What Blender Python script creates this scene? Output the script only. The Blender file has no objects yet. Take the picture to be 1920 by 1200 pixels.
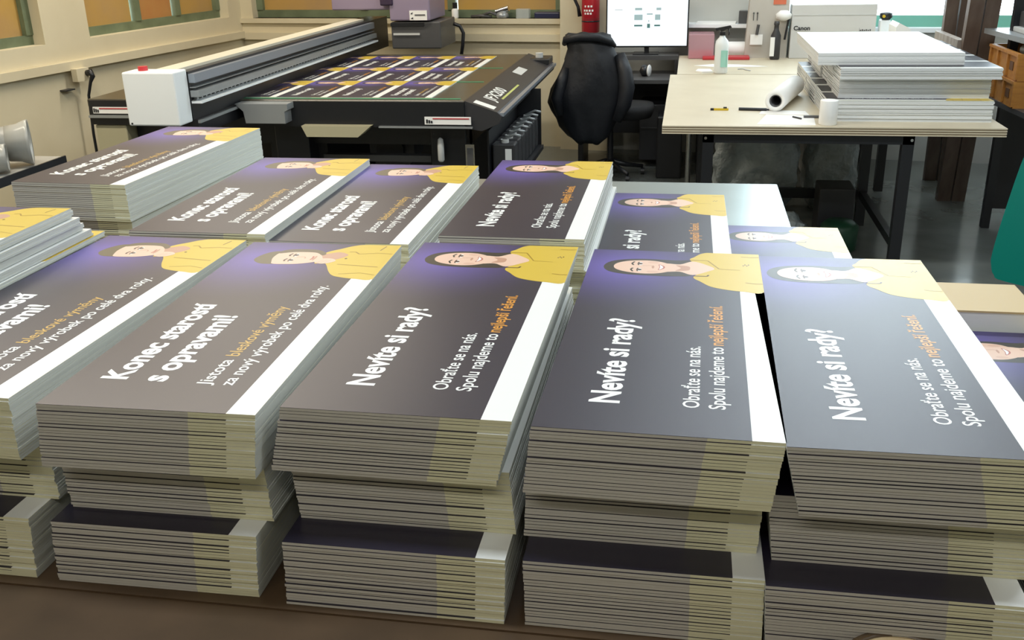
import bpy, bmesh, math, random
from mathutils import Vector, Matrix
from mathutils.geometry import tessellate_polygon

random.seed(7)
S = bpy.context.scene
COL = S.collection
CAMH = 1.88                      # eye height above the floor; z values below are relative to the eye
def Z(z): return z + CAMH

# ------------------------------------------------------------------ camera
cam = bpy.data.cameras.new('camera')
cam.sensor_width = 36.0
cam.lens = 1845.5 / 1920 * 36.0
cam.clip_start = 0.05
camo = bpy.data.objects.new('camera', cam)
COL.objects.link(camo)
RM = Matrix(((0.98540504, -0.041759, 0.16502453),
             (0.16885587, 0.36254348, -0.91654237),
             (-0.02155468, 0.93103083, 0.36430342)))
camo.matrix_world = Matrix.Translation((0, 0, CAMH)) @ RM.to_4x4()
S.camera = camo

# ------------------------------------------------------------------ world, lights, exposure
S.view_settings.view_transform = 'Standard'
S.view_settings.look = 'None'
S.view_settings.exposure = 0.18
S.view_settings.gamma = 1.0
world = bpy.data.worlds.new('world')
S.world = world
world.use_nodes = True
bg = world.node_tree.nodes['Background']
bg.inputs[0].default_value = (0.78, 0.93, 1.0, 1)
bg.inputs[1].default_value = 5.4

# the room is turned by 7.2 degrees against the tables
TH = math.radians(-7.2)
C0 = Vector((-4.404, 9.634, 0))
U = Vector((math.cos(TH), math.sin(TH), 0))      # along the back wall, to the right
V = Vector((math.sin(TH), -math.cos(TH), 0))     # along the left wall, towards the viewer
def rp(a, b, z): return C0 + U * a + V * b + Vector((0, 0, Z(z)))

def area(name, loc, sx, sy, power, color, rot=(0, 0, 0)):
    l = bpy.data.lights.new(name, 'AREA')
    l.shape = 'RECTANGLE'; l.size = sx; l.size_y = sy
    l.energy = power; l.color = color
    o = bpy.data.objects.new(name, l); COL.objects.link(o)
    o.location = loc; o.rotation_euler = rot
    return o
CEIL = 2.6
LAMP = 1.75
WARM = (1.0, 0.90, 0.74); COOL = (0.86, 0.94, 1.0)
area('ceiling_tubes_near_left', (-1.7, 1.3, Z(LAMP)), 2.6, .3, 44, COOL)
area('ceiling_tubes_near_right', (1.6, 1.3, Z(LAMP)), 2.6, .3, 26, COOL)
area('ceiling_tubes_mid_left', (-3.0, 4.0, Z(LAMP)), 2.6, .3, 95, WARM)
area('ceiling_tubes_mid_right', (1.0, 4.0, Z(LAMP)), 2.6, .3, 60, COOL)
area('ceiling_tubes_far_left', (-3.2, 7.4, Z(LAMP)), 2.2, .3, 72, WARM)
area('fill_light_behind_viewer', (-.3, -1.2, Z(LAMP)), 2.6, .3, 38, (1.0, .96, .90))  # added fill light, lifts the front faces of the near stacks
area('ceiling_tubes_far_right', (1.0, 7.6, Z(LAMP)), 2.6, .3, 50, COOL)

# ------------------------------------------------------------------ materials
MATS = {}
def mat(name, color, rough=.5, metal=0, spec=.5, coat=0, emit=None, estr=0, alpha=1, noise=None, bump=None, trans=0, ior=1.5):
    if name in MATS: return MATS[name]
    m = bpy.data.materials.new(name); m.use_nodes = True
    nt = m.node_tree; b = nt.nodes['Principled BSDF']
    b.inputs['Base Color'].default_value = (*color, 1)
    b.inputs['Roughness'].default_value = rough
    b.inputs['Metallic'].default_value = metal
    b.inputs['Specular IOR Level'].default_value = spec
    b.inputs['IOR'].default_value = ior
    b.inputs['Coat Weight'].default_value = coat
    b.inputs['Transmission Weight'].default_value = trans
    b.inputs['Alpha'].default_value = alpha
    if emit:
        b.inputs['Emission Color'].default_value = (*emit, 1)
        b.inputs['Emission Strength'].default_value = estr
    tc = None
    if noise or bump:
        tc = nt.nodes.new('ShaderNodeTexCoord')
    if noise:                      # (second colour, scale, stretch xyz, low, high)
        c2, sc, st, lo, hi = noise
        mp = nt.nodes.new('ShaderNodeMapping'); mp.inputs['Scale'].default_value = st
        n = nt.nodes.new('ShaderNodeTexNoise'); n.inputs['Scale'].default_value = sc; n.inputs['Detail'].default_value = 6
        r = nt.nodes.new('ShaderNodeMapRange'); r.inputs['From Min'].default_value = lo; r.inputs['From Max'].default_value = hi
        mx = nt.nodes.new('ShaderNodeMix'); mx.data_type = 'RGBA'
        mx.inputs[6].default_value = (*color, 1); mx.inputs[7].default_value = (*c2, 1)
        L = nt.links.new
        L(tc.outputs['Object'], mp.inputs[0]); L(mp.outputs[0], n.inputs['Vector']); L(n.outputs['Fac'], r.inputs['Value'])
        L(r.outputs[0], mx.inputs[0]); L(mx.outputs[2], b.inputs['Base Color'])
    if bump:                       # (scale, strength, distance)
        n = nt.nodes.new('ShaderNodeTexNoise'); n.inputs['Scale'].default_value = bump[0]; n.inputs['Detail'].default_value = 5
        bp = nt.nodes.new('ShaderNodeBump'); bp.inputs['Strength'].default_value = bump[1]; bp.inputs['Distance'].default_value = bump[2]
        nt.links.new(tc.outputs['Object'], n.inputs['Vector']); nt.links.new(n.outputs['Fac'], bp.inputs['Height'])
        nt.links.new(bp.outputs[0], b.inputs['Normal'])
    MATS[name] = m
    return m

M_wall = mat('cream_paint', (.68, .61, .44), .75, noise=((.60, .53, .37), 1.6, (1, 1, 1), .35, .75), bump=(9, .15, .01))
M_wallg = mat('pale_grey_paint', (.52, .53, .50), .7, noise=((.45, .45, .42), 1.6, (1, 1, 1), .35, .75))
M_ceil = mat('ceiling_paint', (.62, .57, .48), .8)
M_floor = mat('polished_concrete', (.17, .185, .175), .16, spec=.6, noise=((.10, .11, .10), 2.3, (1, 1, 1), .3, .75), bump=(5, .12, .01))
M_green = mat('green_window_paint', (.16, .20, .12), .5, noise=((.11, .14, .08), 6, (1, 1, 1), .4, .7))
M_greenb = mat('mint_window_paint', (.16, .42, .33), .45)
M_pane = mat('amber_frosted_pane', (.50, .30, .07), .45, noise=((.42, .27, .12), 2.2, (1, 1, 1), .35, .7), bump=(7, .3, .02))
M_pane2 = mat('rust_frosted_pane', (.46, .19, .06), .45, noise=((.48, .27, .09), 2.2, (1, 1, 1), .35, .7), bump=(7, .3, .02))
M_glass = mat('clear_glass', (1, 1, 1), .02, trans=1, ior=1.1)
M_core = mat('cream_board_edge', (.70, .68, .47), .55)
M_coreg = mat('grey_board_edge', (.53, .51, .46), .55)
M_corew = mat('white_board_edge', (.74, .76, .76), .5)
M_side = mat('board_side_edge', (.60, .62, .58), .6)
M_white = mat('white_print', (.86, .86, .83), .35)
M_black = mat('black_metal', (.012, .013, .016), .35)
M_black2 = mat('charcoal_plastic', (.03, .03, .033), .45)
M_dgrey = mat('dark_grey_metal', (.07, .07, .072), .4)
M_grey = mat('grey_metal', (.34, .36, .37), .35, metal=.4)
M_lgrey = mat('light_grey_plastic', (.55, .56, .55), .45)
M_bluegrey = mat('blue_grey_aluminium', (.32, .36, .42), .3, metal=.5)
M_whitep = mat('white_enamel', (.82, .86, .88), .35)
M_chrome = mat('chrome', (.7, .7, .7), .2, metal=1)
M_ply = mat('plywood_face', (.62, .55, .41), .45, noise=((.56, .49, .36), 4, (1, 1, 1), .3, .7))
M_brown = mat('brown_hardboard', (.085, .05, .024), .5, noise=((.06, .035, .016), 12, (1, 1, 1), .3, .7))
M_tape = mat('brown_tape', (.075, .045, .02), .35)
M_cardb = mat('tan_cardboard', (.52, .40, .22), .6)
M_red = mat('red_enamel', (.45, .02, .03), .3)
M_redp = mat('red_plastic', (.5, .03, .04), .35)
M_wood = mat('dark_stained_timber', (.12, .08, .06), .5, noise=((.19, .14, .11), 3, (6, 6, .4), .35, .8))
M_woodl = mat('worn_grey_timber', (.33, .29, .25), .6, noise=((.2, .16, .13), 5, (6, 6, 1), .4, .7))
M_crate = mat('orange_crate_wood', (.50, .22, .04), .5, noise=((.38, .15, .03), 5, (1, 6, 6), .4, .7))
M_teal = mat('teal_plastic', (.0, .26, .21), .4)
M_galv = mat('galvanised_sheet', (.42, .47, .47), .28, metal=.75, noise=((.36, .41, .41), 3, (1, 1, 1), .3, .7))
M_film = mat('grey_plastic_film', (.27, .27, .25), .45, noise=((.22, .22, .20), 5, (.4, 1, 1), .3, .8), bump=(6, .5, .02))
M_sack = mat('milky_plastic_film', (.46, .52, .54), .3, noise=((.20, .23, .24), 4, (1, 1, 1), .35, .7), bump=(3, 1.0, .18))
M_jacket = mat('black_quilted_nylon', (.007, .009, .014), .55, bump=(5, .4, .03))
M_fabric = mat('black_chair_fabric', (.012, .012, .013), .8)
M_purple = mat('mauve_enamel', (.27, .22, .31), .35)
M_beige = mat('beige_plastic', (.42, .39, .26), .5)
M_carton = mat('grey_white_carton', (.60, .60, .58), .6)
M_cartonb = mat('beige_carton', (.50, .47, .42), .6)
M_paper = mat('white_paper', (.85, .85, .83), .6)
M_pink = mat('pink_clear_plastic', (.70, .42, .48), .2, alpha=.5)
M_clear = mat('clear_plastic', (.7, .75, .75), .15, alpha=.35)
M_mint = mat('mint_label', (.35, .68, .60), .5)
M_navy = mat('navy_case', (.015, .018, .06), .4)
M_bed = mat('printer_bed_coating', (.055, .05, .035), .3)
M_gtape = mat('green_masking_tape', (.03, .20, .10), .45)
M_yel = mat('yellow_plastic', (.6, .42, .02), .4)
M_silver = mat('dull_silver_sheet', (.36, .36, .34), .42, metal=.3)
M_orange = mat('orange_label', (.65, .16, .08), .5)

def m_screen():
    m = mat('screen_glow', (.02, .02, .02), .3, emit=(.86, .95, 1.0), estr=1.15); return m
M_scr = m_screen()
M_scr_b = mat('screen_grey_blocks', (.02, .02, .02), .3, emit=(.45, .62, .62), estr=.7)
M_scr_d = mat('screen_dark_blocks', (.02, .02, .02), .3, emit=(.12, .28, .26), estr=.6)

# printed ink of the posters (semi gloss lacquered ink on plastic board)
def ink(name, c, rough=.37):
    return mat(name, c, rough, spec=.62)
M_ink_edge = ink('dark_ink', (.012, .011, .02))
M_pwhite = ink('white_ink', (.76, .78, .76))
M_porange = ink('orange_ink', (.62, .27, .03))
M_pmust = ink('mustard_ink', (.52, .32, .06))
M_skin = ink('skin_ink', (.70, .48, .37))
M_skin2 = ink('blush_ink', (.47, .26, .18))
M_hair = ink('dark_hair_ink', (.022, .018, .012))
M_hairb = ink('brown_hair_ink', (.10, .08, .045))
M_cheek = ink('cheek_ink', (.64, .41, .31))
M_shirt = ink('yellow_shirt_ink', (.58, .41, .04))
M_shirt2 = ink('shirt_fold_ink', (.33, .20, .01))
M_inkd = ink('feature_ink', (.07, .03, .02))
M_lip = ink('lip_ink', (.42, .12, .09))
def m_navy_print():
    m = bpy.data.materials.new('navy_indigo_print'); m.use_nodes = True
    nt = m.node_tree; b = nt.nodes['Principled BSDF']
    b.inputs['Roughness'].default_value = .37; b.inputs['Specular IOR Level'].default_value = .62
    tc = nt.nodes.new('ShaderNodeTexCoord')
    mp = nt.nodes.new('ShaderNodeMapping')
    mp.inputs['Location'].default_value = (-.07 * 3.7, -.70 * 3.7, 0)
    mp.inputs['Scale'].default_value = (3.7, 3.7, 0)
    g = nt.nodes.new('ShaderNodeTexGradient'); g.gradient_type = 'QUADRATIC_SPHERE'
    r = nt.nodes.new('ShaderNodeValToRGB')
    r.color_ramp.elements[0].position = 0; r.color_ramp.elements[0].color = (.016, .013, .028, 1)
    r.color_ramp.elements[1].position = .75; r.color_ramp.elements[1].color = (.10, .07, .33, 1)
    L = nt.links.new
    L(tc.outputs['Object'], mp.inputs[0]); L(mp.outputs[0], g.inputs[0]); L(g.outputs['Color'], r.inputs[0])
    L(r.outputs[0], b.inputs['Base Color'])
    return m
M_print = m_navy_print()

# ------------------------------------------------------------------ mesh builder
class MB:
    def __init__(s): s.v = []; s.f = []; s.m = []; s.mats = []; s.smooth = []
    def mi(s, m):
        if m not in s.mats: s.mats.append(m)
        return s.mats.index(m)
    def add(s, vs, fs, m, smooth=False):
        n = len(s.v); s.v += [Vector(v) for v in vs]; k = s.mi(m)
        for f in fs: s.f.append([i + n for i in f]); s.m.append(k); s.smooth.append(smooth)
        return s
    def box(s, x0, x1, y0, y1, z0, z1, m, T=None):
        vs = [Vector(p) for p in ((x0, y0, z0), (x1, y0, z0), (x1, y1, z0), (x0, y1, z0), (x0, y0, z1), (x1, y0, z1), (x1, y1, z1), (x0, y1, z1))]
        if T: vs = [T(p) for p in vs]
        return s.add(vs, [(0, 3, 2, 1), (4, 5, 6, 7), (0, 1, 5, 4), (1, 2, 6, 5), (2, 3, 7, 6), (3, 0, 4, 7)], m)
    def rbox(s, x0, x1, y0, y1, z0, z1, r, m, seg=2, T=None):
        b = bmesh.new()
        bmesh.ops.create_cube(b, size=1)
        for v in b.verts:
            v.co = Vector(((x0 + x1) / 2 + v.co.x * (x1 - x0), (y0 + y1) / 2 + v.co.y * (y1 - y0), (z0 + z1) / 2 + v.co.z * (z1 - z0)))
        bmesh.ops.bevel(b, geom=list(b.edges), offset=r, segments=seg, affect='EDGES', profile=.5)
        b.verts.index_update()
        vs = [T(v.co) if T else v.co.copy() for v in b.verts]
        fs = [[v.index for v in f.verts] for f in b.faces]
        b.free()
        return s.add(vs, fs, m)
    def prism(s, poly, y0, y1, m, axis='y', T=None):
        # poly in the plane across the axis: axis y -> (x,z); axis x -> (y,z); axis z -> (x,y)
        n = len(poly)
        def P(a, b, c): return Vector((a, c, b)) if axis == 'y' else Vector((c, a, b)) if axis == 'x' else Vector((a, b, c))
        vs = [P(a, b, y0) for a, b in poly] + [P(a, b, y1) for a, b in poly]
        if T: vs = [T(p) for p in vs]
        tris = tessellate_polygon([[Vector((a, b, 0)) for a, b in poly]])
        fs = [tuple(t) for t in tris] + [tuple(i + n for i in reversed(t)) for t in tris]
        fs += [(i, (i + 1) % n, (i + 1) % n + n, i + n) for i in range(n)]
        return s.add(vs, fs, m)
    def cyl(s, p0, p1, r0, m, r1=None, n=20, smooth=True):
        p0 = Vector(p0); p1 = Vector(p1); r1 = r0 if r1 is None else r1
        d = (p1 - p0).normalized(); a = d.orthogonal().normalized(); b = d.cross(a)
        vs = []
        for p, r in ((p0, r0), (p1, r1)):
            for i in range(n):
                t = 2 * math.pi * i / n; vs.append(p + (a * math.cos(t) + b * math.sin(t)) * r)
        s.add(vs, [(i, (i + 1) % n, (i + 1) % n + n, i + n) for i in range(n)], m, smooth)
        s.add(vs[:n], [tuple(reversed(range(n)))], m); s.add(vs[n:], [tuple(range(n))], m)
        return s
    def tube(s, pts, r, m, n=10):
        pts = [Vector(p) for p in pts]; rings = []
        up = None
        for i, p in enumerate(pts):
            d = (pts[min(i + 1, len(pts) - 1)] - pts[max(i - 1, 0)]).normalized()
            a = d.orthogonal().normalized() if up is None else (up - d * up.dot(d)).normalized()
            up = a; b = d.cross(a); rr = r[i] if isinstance(r, (list, tuple)) else r
            rings.append([p + (a * math.cos(2 * math.pi * k / n) + b * math.sin(2 * math.pi * k / n)) * rr for k in range(n)])
        vs = [v for R in rings for v in R]; fs = []
        for i in range(len(pts) - 1):
            for k in range(n): fs.append((i * n + k, i * n + (k + 1) % n, (i + 1) * n + (k + 1) % n, (i + 1) * n + k))
        fs.append(tuple(reversed(range(n)))); fs.append(tuple(range((len(pts) - 1) * n, len(pts) * n)))
        return s.add(vs, fs, m, True)
    def lathe(s, c, prof, m, n=28, axis=(0, 0, 1), smooth=True, closed=False):
        c = Vector(c); d = Vector(axis).normalized(); a = d.orthogonal().normalized(); b = d.cross(a)
        vs = []
        for r, h in prof:
            for k in range(n):
                t = 2 * math.pi * k / n; vs.append(c + d * h + (a * math.cos(t) + b * math.sin(t)) * r)
        fs = []; q = len(prof)
        for i in range(q if closed else q - 1):
            j = (i + 1) % q
            for k in range(n): fs.append((i * n + k, i * n + (k + 1) % n, j * n + (k + 1) % n, j * n + k))
        if not closed:
            fs.append(tuple(reversed(range(n)))); fs.append(tuple(range((q - 1) * n, q * n)))
        return s.add(vs, fs, m, smooth)
    def loft(s, rings, m, cap=True, smooth=True):
        n = len(rings[0]); vs = [Vector(v) for R in rings for v in R]; fs = []
        for i in range(len(rings) - 1):
            for k in range(n): fs.append((i * n + k, i * n + (k + 1) % n, (i + 1) * n + (k + 1) % n, (i + 1) * n + k))
        if cap: fs.append(tuple(reversed(range(n)))); fs.append(tuple(range((len(rings) - 1) * n, len(rings) * n)))
        return s.add(vs, fs, m, smooth)
    def mesh(s, name, off=Vector((0, 0, 0))):
        me = bpy.data.meshes.new(name)
        me.from_pydata([tuple(v - off) for v in s.v], [], s.f)
        for m in s.mats: me.materials.append(m)
        me.polygons.foreach_set('material_index', s.m)
        me.polygons.foreach_set('use_smooth', s.smooth)
        b = bmesh.new(); b.from_mesh(me)
        bmesh.ops.recalc_face_normals(b, faces=b.faces); b.to_mesh(me); b.free()
        me.update()
        return me
    def base(s):
        xs = [v.x for v in s.v]; ys = [v.y for v in s.v]; zs = [v.z for v in s.v]
        return Vector(((min(xs) + max(xs)) / 2, (min(ys) + max(ys)) / 2, min(zs)))
    def part(s, name, parent, label=None):
        wl = Vector(parent.get('_w', (0, 0, 0)))
        o = bpy.data.objects.new(name, s.mesh(name, wl)); COL.objects.link(o)
        o.parent = parent; o['_w'] = tuple(wl)
        if label: o['label'] = label
        return o
    def obj(s, name, label=None, cat=None, group=None, kind=None, recalc=True):
        o = bpy.data.objects.new(name, s.mesh(name, s.base())); COL.objects.link(o)
        o.location = s.base(); o['_w'] = tuple(s.base())
        tag(o, label, cat, group, kind)
        return o
def tag(o, label=None, cat=None, group=None, kind=None):
    if label:
        assert 4 <= len(label.split()) <= 16, label
        o['label'] = label
    if cat: o['category'] = cat
    if group: o['group'] = group
    if kind: o['kind'] = kind
def thing(name, loc, label=None, cat=None, group=None, kind=None):
    o = bpy.data.objects.new(name, None); COL.objects.link(o)
    o.empty_display_size = .1
    o.location = loc; o['_w'] = tuple(loc)
    tag(o, label, cat, group, kind)
    return o
def copy_tree(o, parent=None):
    c = o.copy(); COL.objects.link(c)
    if parent: c.parent = parent
    for ch in list(o.children): copy_tree(ch, c)
    return c

# ------------------------------------------------------------------ lettering
def text_raw(s, bold=0.0):
    cu = bpy.data.curves.new('t', 'FONT'); cu.body = s; cu.size = 1; cu.offset = bold; cu.resolution_u = 3
    o = bpy.data.objects.new('t', cu); COL.objects.link(o)
    dg = bpy.context.evaluated_depsgraph_get(); dg.update()
    me = bpy.data.meshes.new_from_object(o.evaluated_get(dg))
    vs = [v.co.copy() for v in me.vertices]; fs = [list(p.vertices) for p in me.polygons]
    bpy.data.meshes.remove(me); bpy.data.objects.remove(o); bpy.data.curves.remove(cu)
    return vs, fs
_cap = {}
def put_text(mb, s, width, cap, m, T, bold=0.0):
    """lettering of given width and capital height; T maps (x, y) on the line to a 3D point"""
    if bold not in _cap:
        v, _ = text_raw('N', bold); _cap[bold] = max(p.y for p in v)
    vs, fs = text_raw(s, bold)
    x0 = min(p.x for p in vs); x1 = max(p.x for p in vs)
    k = width / (x1 - x0); ky = cap / _cap[bold]
    mb.add([T((p.x - x0) * k, p.y * ky) for p in vs], fs, m)

# ------------------------------------------------------------------ poster boards
PW, PL = .336, .81
PITCH = .00525
def smooth_poly(pts, n=5):
    out = []; N = len(pts)
    for i in range(N):
        p0, p1, p2, p3 = (Vector(pts[(i + k - 1) % N]) for k in range(4))
        for j in range(n):
            t = j / n
            out.append(tuple(.5 * ((2 * p1) + (p2 - p0) * t + (2 * p0 - 5 * p1 + 4 * p2 - p3) * t * t + (3 * p1 - p0 - 3 * p2 + p3) * t ** 3)))
    return out
def flat(mb, pts, z, m, sm=True, n=5):
    if sm: pts = smooth_poly(pts, n)
    pts = [(min(max(x, .0002), PW - .0002), min(max(y, .0002), PL - .0002)) for x, y in pts]
    tr = tessellate_polygon([[Vector((x, y, 0)) for x, y in pts]])
    fs = []
    for t in tr:
        a, b, c = (Vector((*pts[i], 0)) for i in t)
        fs.append(tuple(t) if (b - a).cross(c - a).z > 0 else tuple(reversed(t)))
    mb.add([(x, y, z) for x, y in pts], fs, m)
def stroke(mb, pts, w, z, m):
    for (x0, y0), (x1, y1) in zip(pts[:-1], pts[1:]):
        d = Vector((x1 - x0, y1 - y0)); 
        if d.length < 1e-6: continue
        d.normalize(); nx, ny = -d.y * w / 2, d.x * w / 2
        mb.add([(x0 - nx, y0 - ny, z), (x1 - nx, y1 - ny, z), (x1 + nx, y1 + ny, z), (x0 + nx, y0 + ny, z)], [(0, 1, 2, 3)], m)
def ellipse(cx, cy, rx, ry, n=16, rot=0):
    o = []
    for i in range(n):
        t = 2 * math.pi * i / n; x = rx * math.cos(t); y = ry * math.sin(t)
        o.append((cx + x * math.cos(rot) - y * math.sin(rot), cy + x * math.sin(rot) + y * math.cos(rot)))
    return o
BW = .2925                                     # where the white band starts
def board_body(mb, inkt, T=lambda p: p, W=PW, L=PL, t=.0049, printed=False):
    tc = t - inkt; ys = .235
    # core, its near and far edges split into a grey left and a cream right part
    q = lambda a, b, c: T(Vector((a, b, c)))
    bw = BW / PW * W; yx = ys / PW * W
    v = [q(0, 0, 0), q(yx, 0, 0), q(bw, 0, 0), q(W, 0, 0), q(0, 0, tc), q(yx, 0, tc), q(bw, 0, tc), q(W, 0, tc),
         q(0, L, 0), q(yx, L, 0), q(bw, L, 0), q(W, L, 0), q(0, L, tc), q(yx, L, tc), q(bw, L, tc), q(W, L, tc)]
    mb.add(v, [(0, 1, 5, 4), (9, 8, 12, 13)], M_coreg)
    mb.add(v, [(1, 2, 6, 5), (2, 3, 7, 6), (10, 9, 13, 14), (11, 10, 14, 15)], M_core)
    mb.add(v, [(3, 11, 15, 7), (8, 0, 4, 12)], M_side)
    mb.add(v, [(0, 8, 9, 1), (1, 9, 10, 2), (2, 10, 11, 3)], M_corew)
    # ink layer
    v = [q(0, 0, tc), q(bw, 0, tc), q(W, 0, tc), q(0, L, tc), q(bw, L, tc), q(W, L, tc),
         q(0, 0, t), q(bw, 0, t), q(W, 0, t), q(0, L, t), q(bw, L, t), q(W, L, t)]
    mb.add(v, [(6, 7, 10, 9)], M_print)
    mb.add(v, [(0, 1, 7, 6), (4, 3, 9, 10), (3, 0, 6, 9)], M_ink_edge)
    mb.add(v, [(7, 8, 11, 10)], M_pwhite)
    mb.add(v, [(1, 2, 8, 7), (5, 4, 10, 11), (2, 5, 11, 8)], M_core)
TT = .0049
def plain_board(inkt):
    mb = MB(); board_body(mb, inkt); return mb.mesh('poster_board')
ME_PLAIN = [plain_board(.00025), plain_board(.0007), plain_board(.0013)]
def pick_plain(): return ME_PLAIN[random.choices((0, 1, 2), (6, 4, 1))[0]]
tx = lambda x0, y0: (lambda a, b: (x0 - b, y0 + a, TT + .0002))     # text runs along +y, its top towards -x
def woman_board():
    mb = MB(); board_body(mb, .0006)
    z = TT + .0001; d = .00006
    put_text(mb, 'Nev\u00edte si rady?', .329, .0425, M_pwhite, tx(.111, .086), .028)
    put_text(mb, 'Obra\u0165te se na n\u00e1s.', .222, .023, M_pwhite, tx(.2235, .086), .010)
    put_text(mb, 'Spolu najdeme to', .222, .023, M_pwhite, tx(.2595, .086), .010)
    put_text(mb, 'nejlep\u0161\u00ed \u0159e\u0161en\u00ed.', .182, .023, M_porange, tx(.2595, .316), .016)
    # hair behind the head
    flat(mb, [(.030, .70), (.042, .732), (.075, .750), (.12, .755), (.17, .752), (.203, .752), (.213, .70), (.203, .660),
              (.17, .652), (.12, .651), (.075, .655), (.042, .670)], z, M_hair)
    # shirt
    flat(mb, [(.199, .756), (.2075, .778), (.221, .802), (.242, .813), (.269, .8095), (.336, .8095), (.336, .70), (.336, .582), (.300, .579),
              (.268, .586), (.240, .600), (.221, .626), (.207, .652), (.225, .70)], z + d, M_shirt, sm=True)
    flat(mb, [(.30, .579), (.336, .579), (.336, .8098), (.30, .8098)], z + d * 1.1, M_shirt, sm=False)
    # neck and face
    flat(mb, [(.15, .727), (.18, .727), (.206, .748), (.236, .724), (.247, .706), (.236, .690), (.206, .664), (.18, .681), (.15, .680)], z + 2 * d, M_skin)
    flat(mb, [(.172, .720), (.196, .716), (.200, .704), (.196, .690), (.172, .686), (.182, .703)], z + 2.5 * d, M_skin2)
    flat(mb, [(.050, .703), (.056, .722), (.075, .737), (.105, .744), (.135, .741), (.158, .726), (.174, .704), (.160, .680), (.135, .665),
              (.105, .662), (.075, .670), (.056, .684)], z + 3 * d, M_skin)
    e = z + 4 * d
    for sy in (-1, 1):
        cy = .7035 + sy * .019
        stroke(mb, [(.0885, cy - sy * .010), (.0845, cy), (.0895, cy + sy * .012)], .0038, e, M_hair)
        flat(mb, ellipse(.1015, cy, .0045, .0095), e, M_pwhite)
        flat(mb, ellipse(.1015, cy, .0046, .005), e + d, M_inkd)
        stroke(mb, [(.0985, cy - .010), (.0968, cy), (.0985, cy + .010)], .0028, e + d, M_inkd)
        flat(mb, ellipse(.128, .7035 + sy * .029, .012, .006), e, M_cheek)
    stroke(mb, [(.107, .7095), (.122, .7115), (.127, .709)], .0016, e, M_skin2)
    flat(mb, ellipse(.1275, .7035, .0026, .009), e, M_skin2)
    flat(mb, [(.138, .686), (.140, .7035), (.138, .721), (.148, .713), (.151, .7035), (.148, .694)], e, M_lip)
    flat(mb, [(.140, .689), (.1415, .7035), (.140, .718), (.1455, .711), (.1475, .7035), (.1455, .696)], e + d, M_pwhite)
    # polo collar, placket, folds, chest badge
    stroke(mb, [(.199, .757), (.234, .757), (.256, .706)], .0028, e, M_shirt2)
    stroke(mb, [(.206, .6575), (.233, .6585), (.236, .667)], .0035, e, M_inkd)
    stroke(mb, [(.256, .706), (.296, .703)], .0016, e, M_shirt2)
    stroke(mb, [(.304, .630), (.320, .625), (.335, .626)], .003, e, M_shirt2)
    stroke(mb, [(.300, .789), (.318, .787), (.335, .790)], .003, e, M_shirt2)
    for k in range(4): stroke(mb, [(.303 + k * .0035, .729 + (k % 2) * .005), (.303 + k * .0035, .735 + (k % 2) * .006)], .0018, e, M_inkd)
    return mb.mesh('poster_board_woman')
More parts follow.
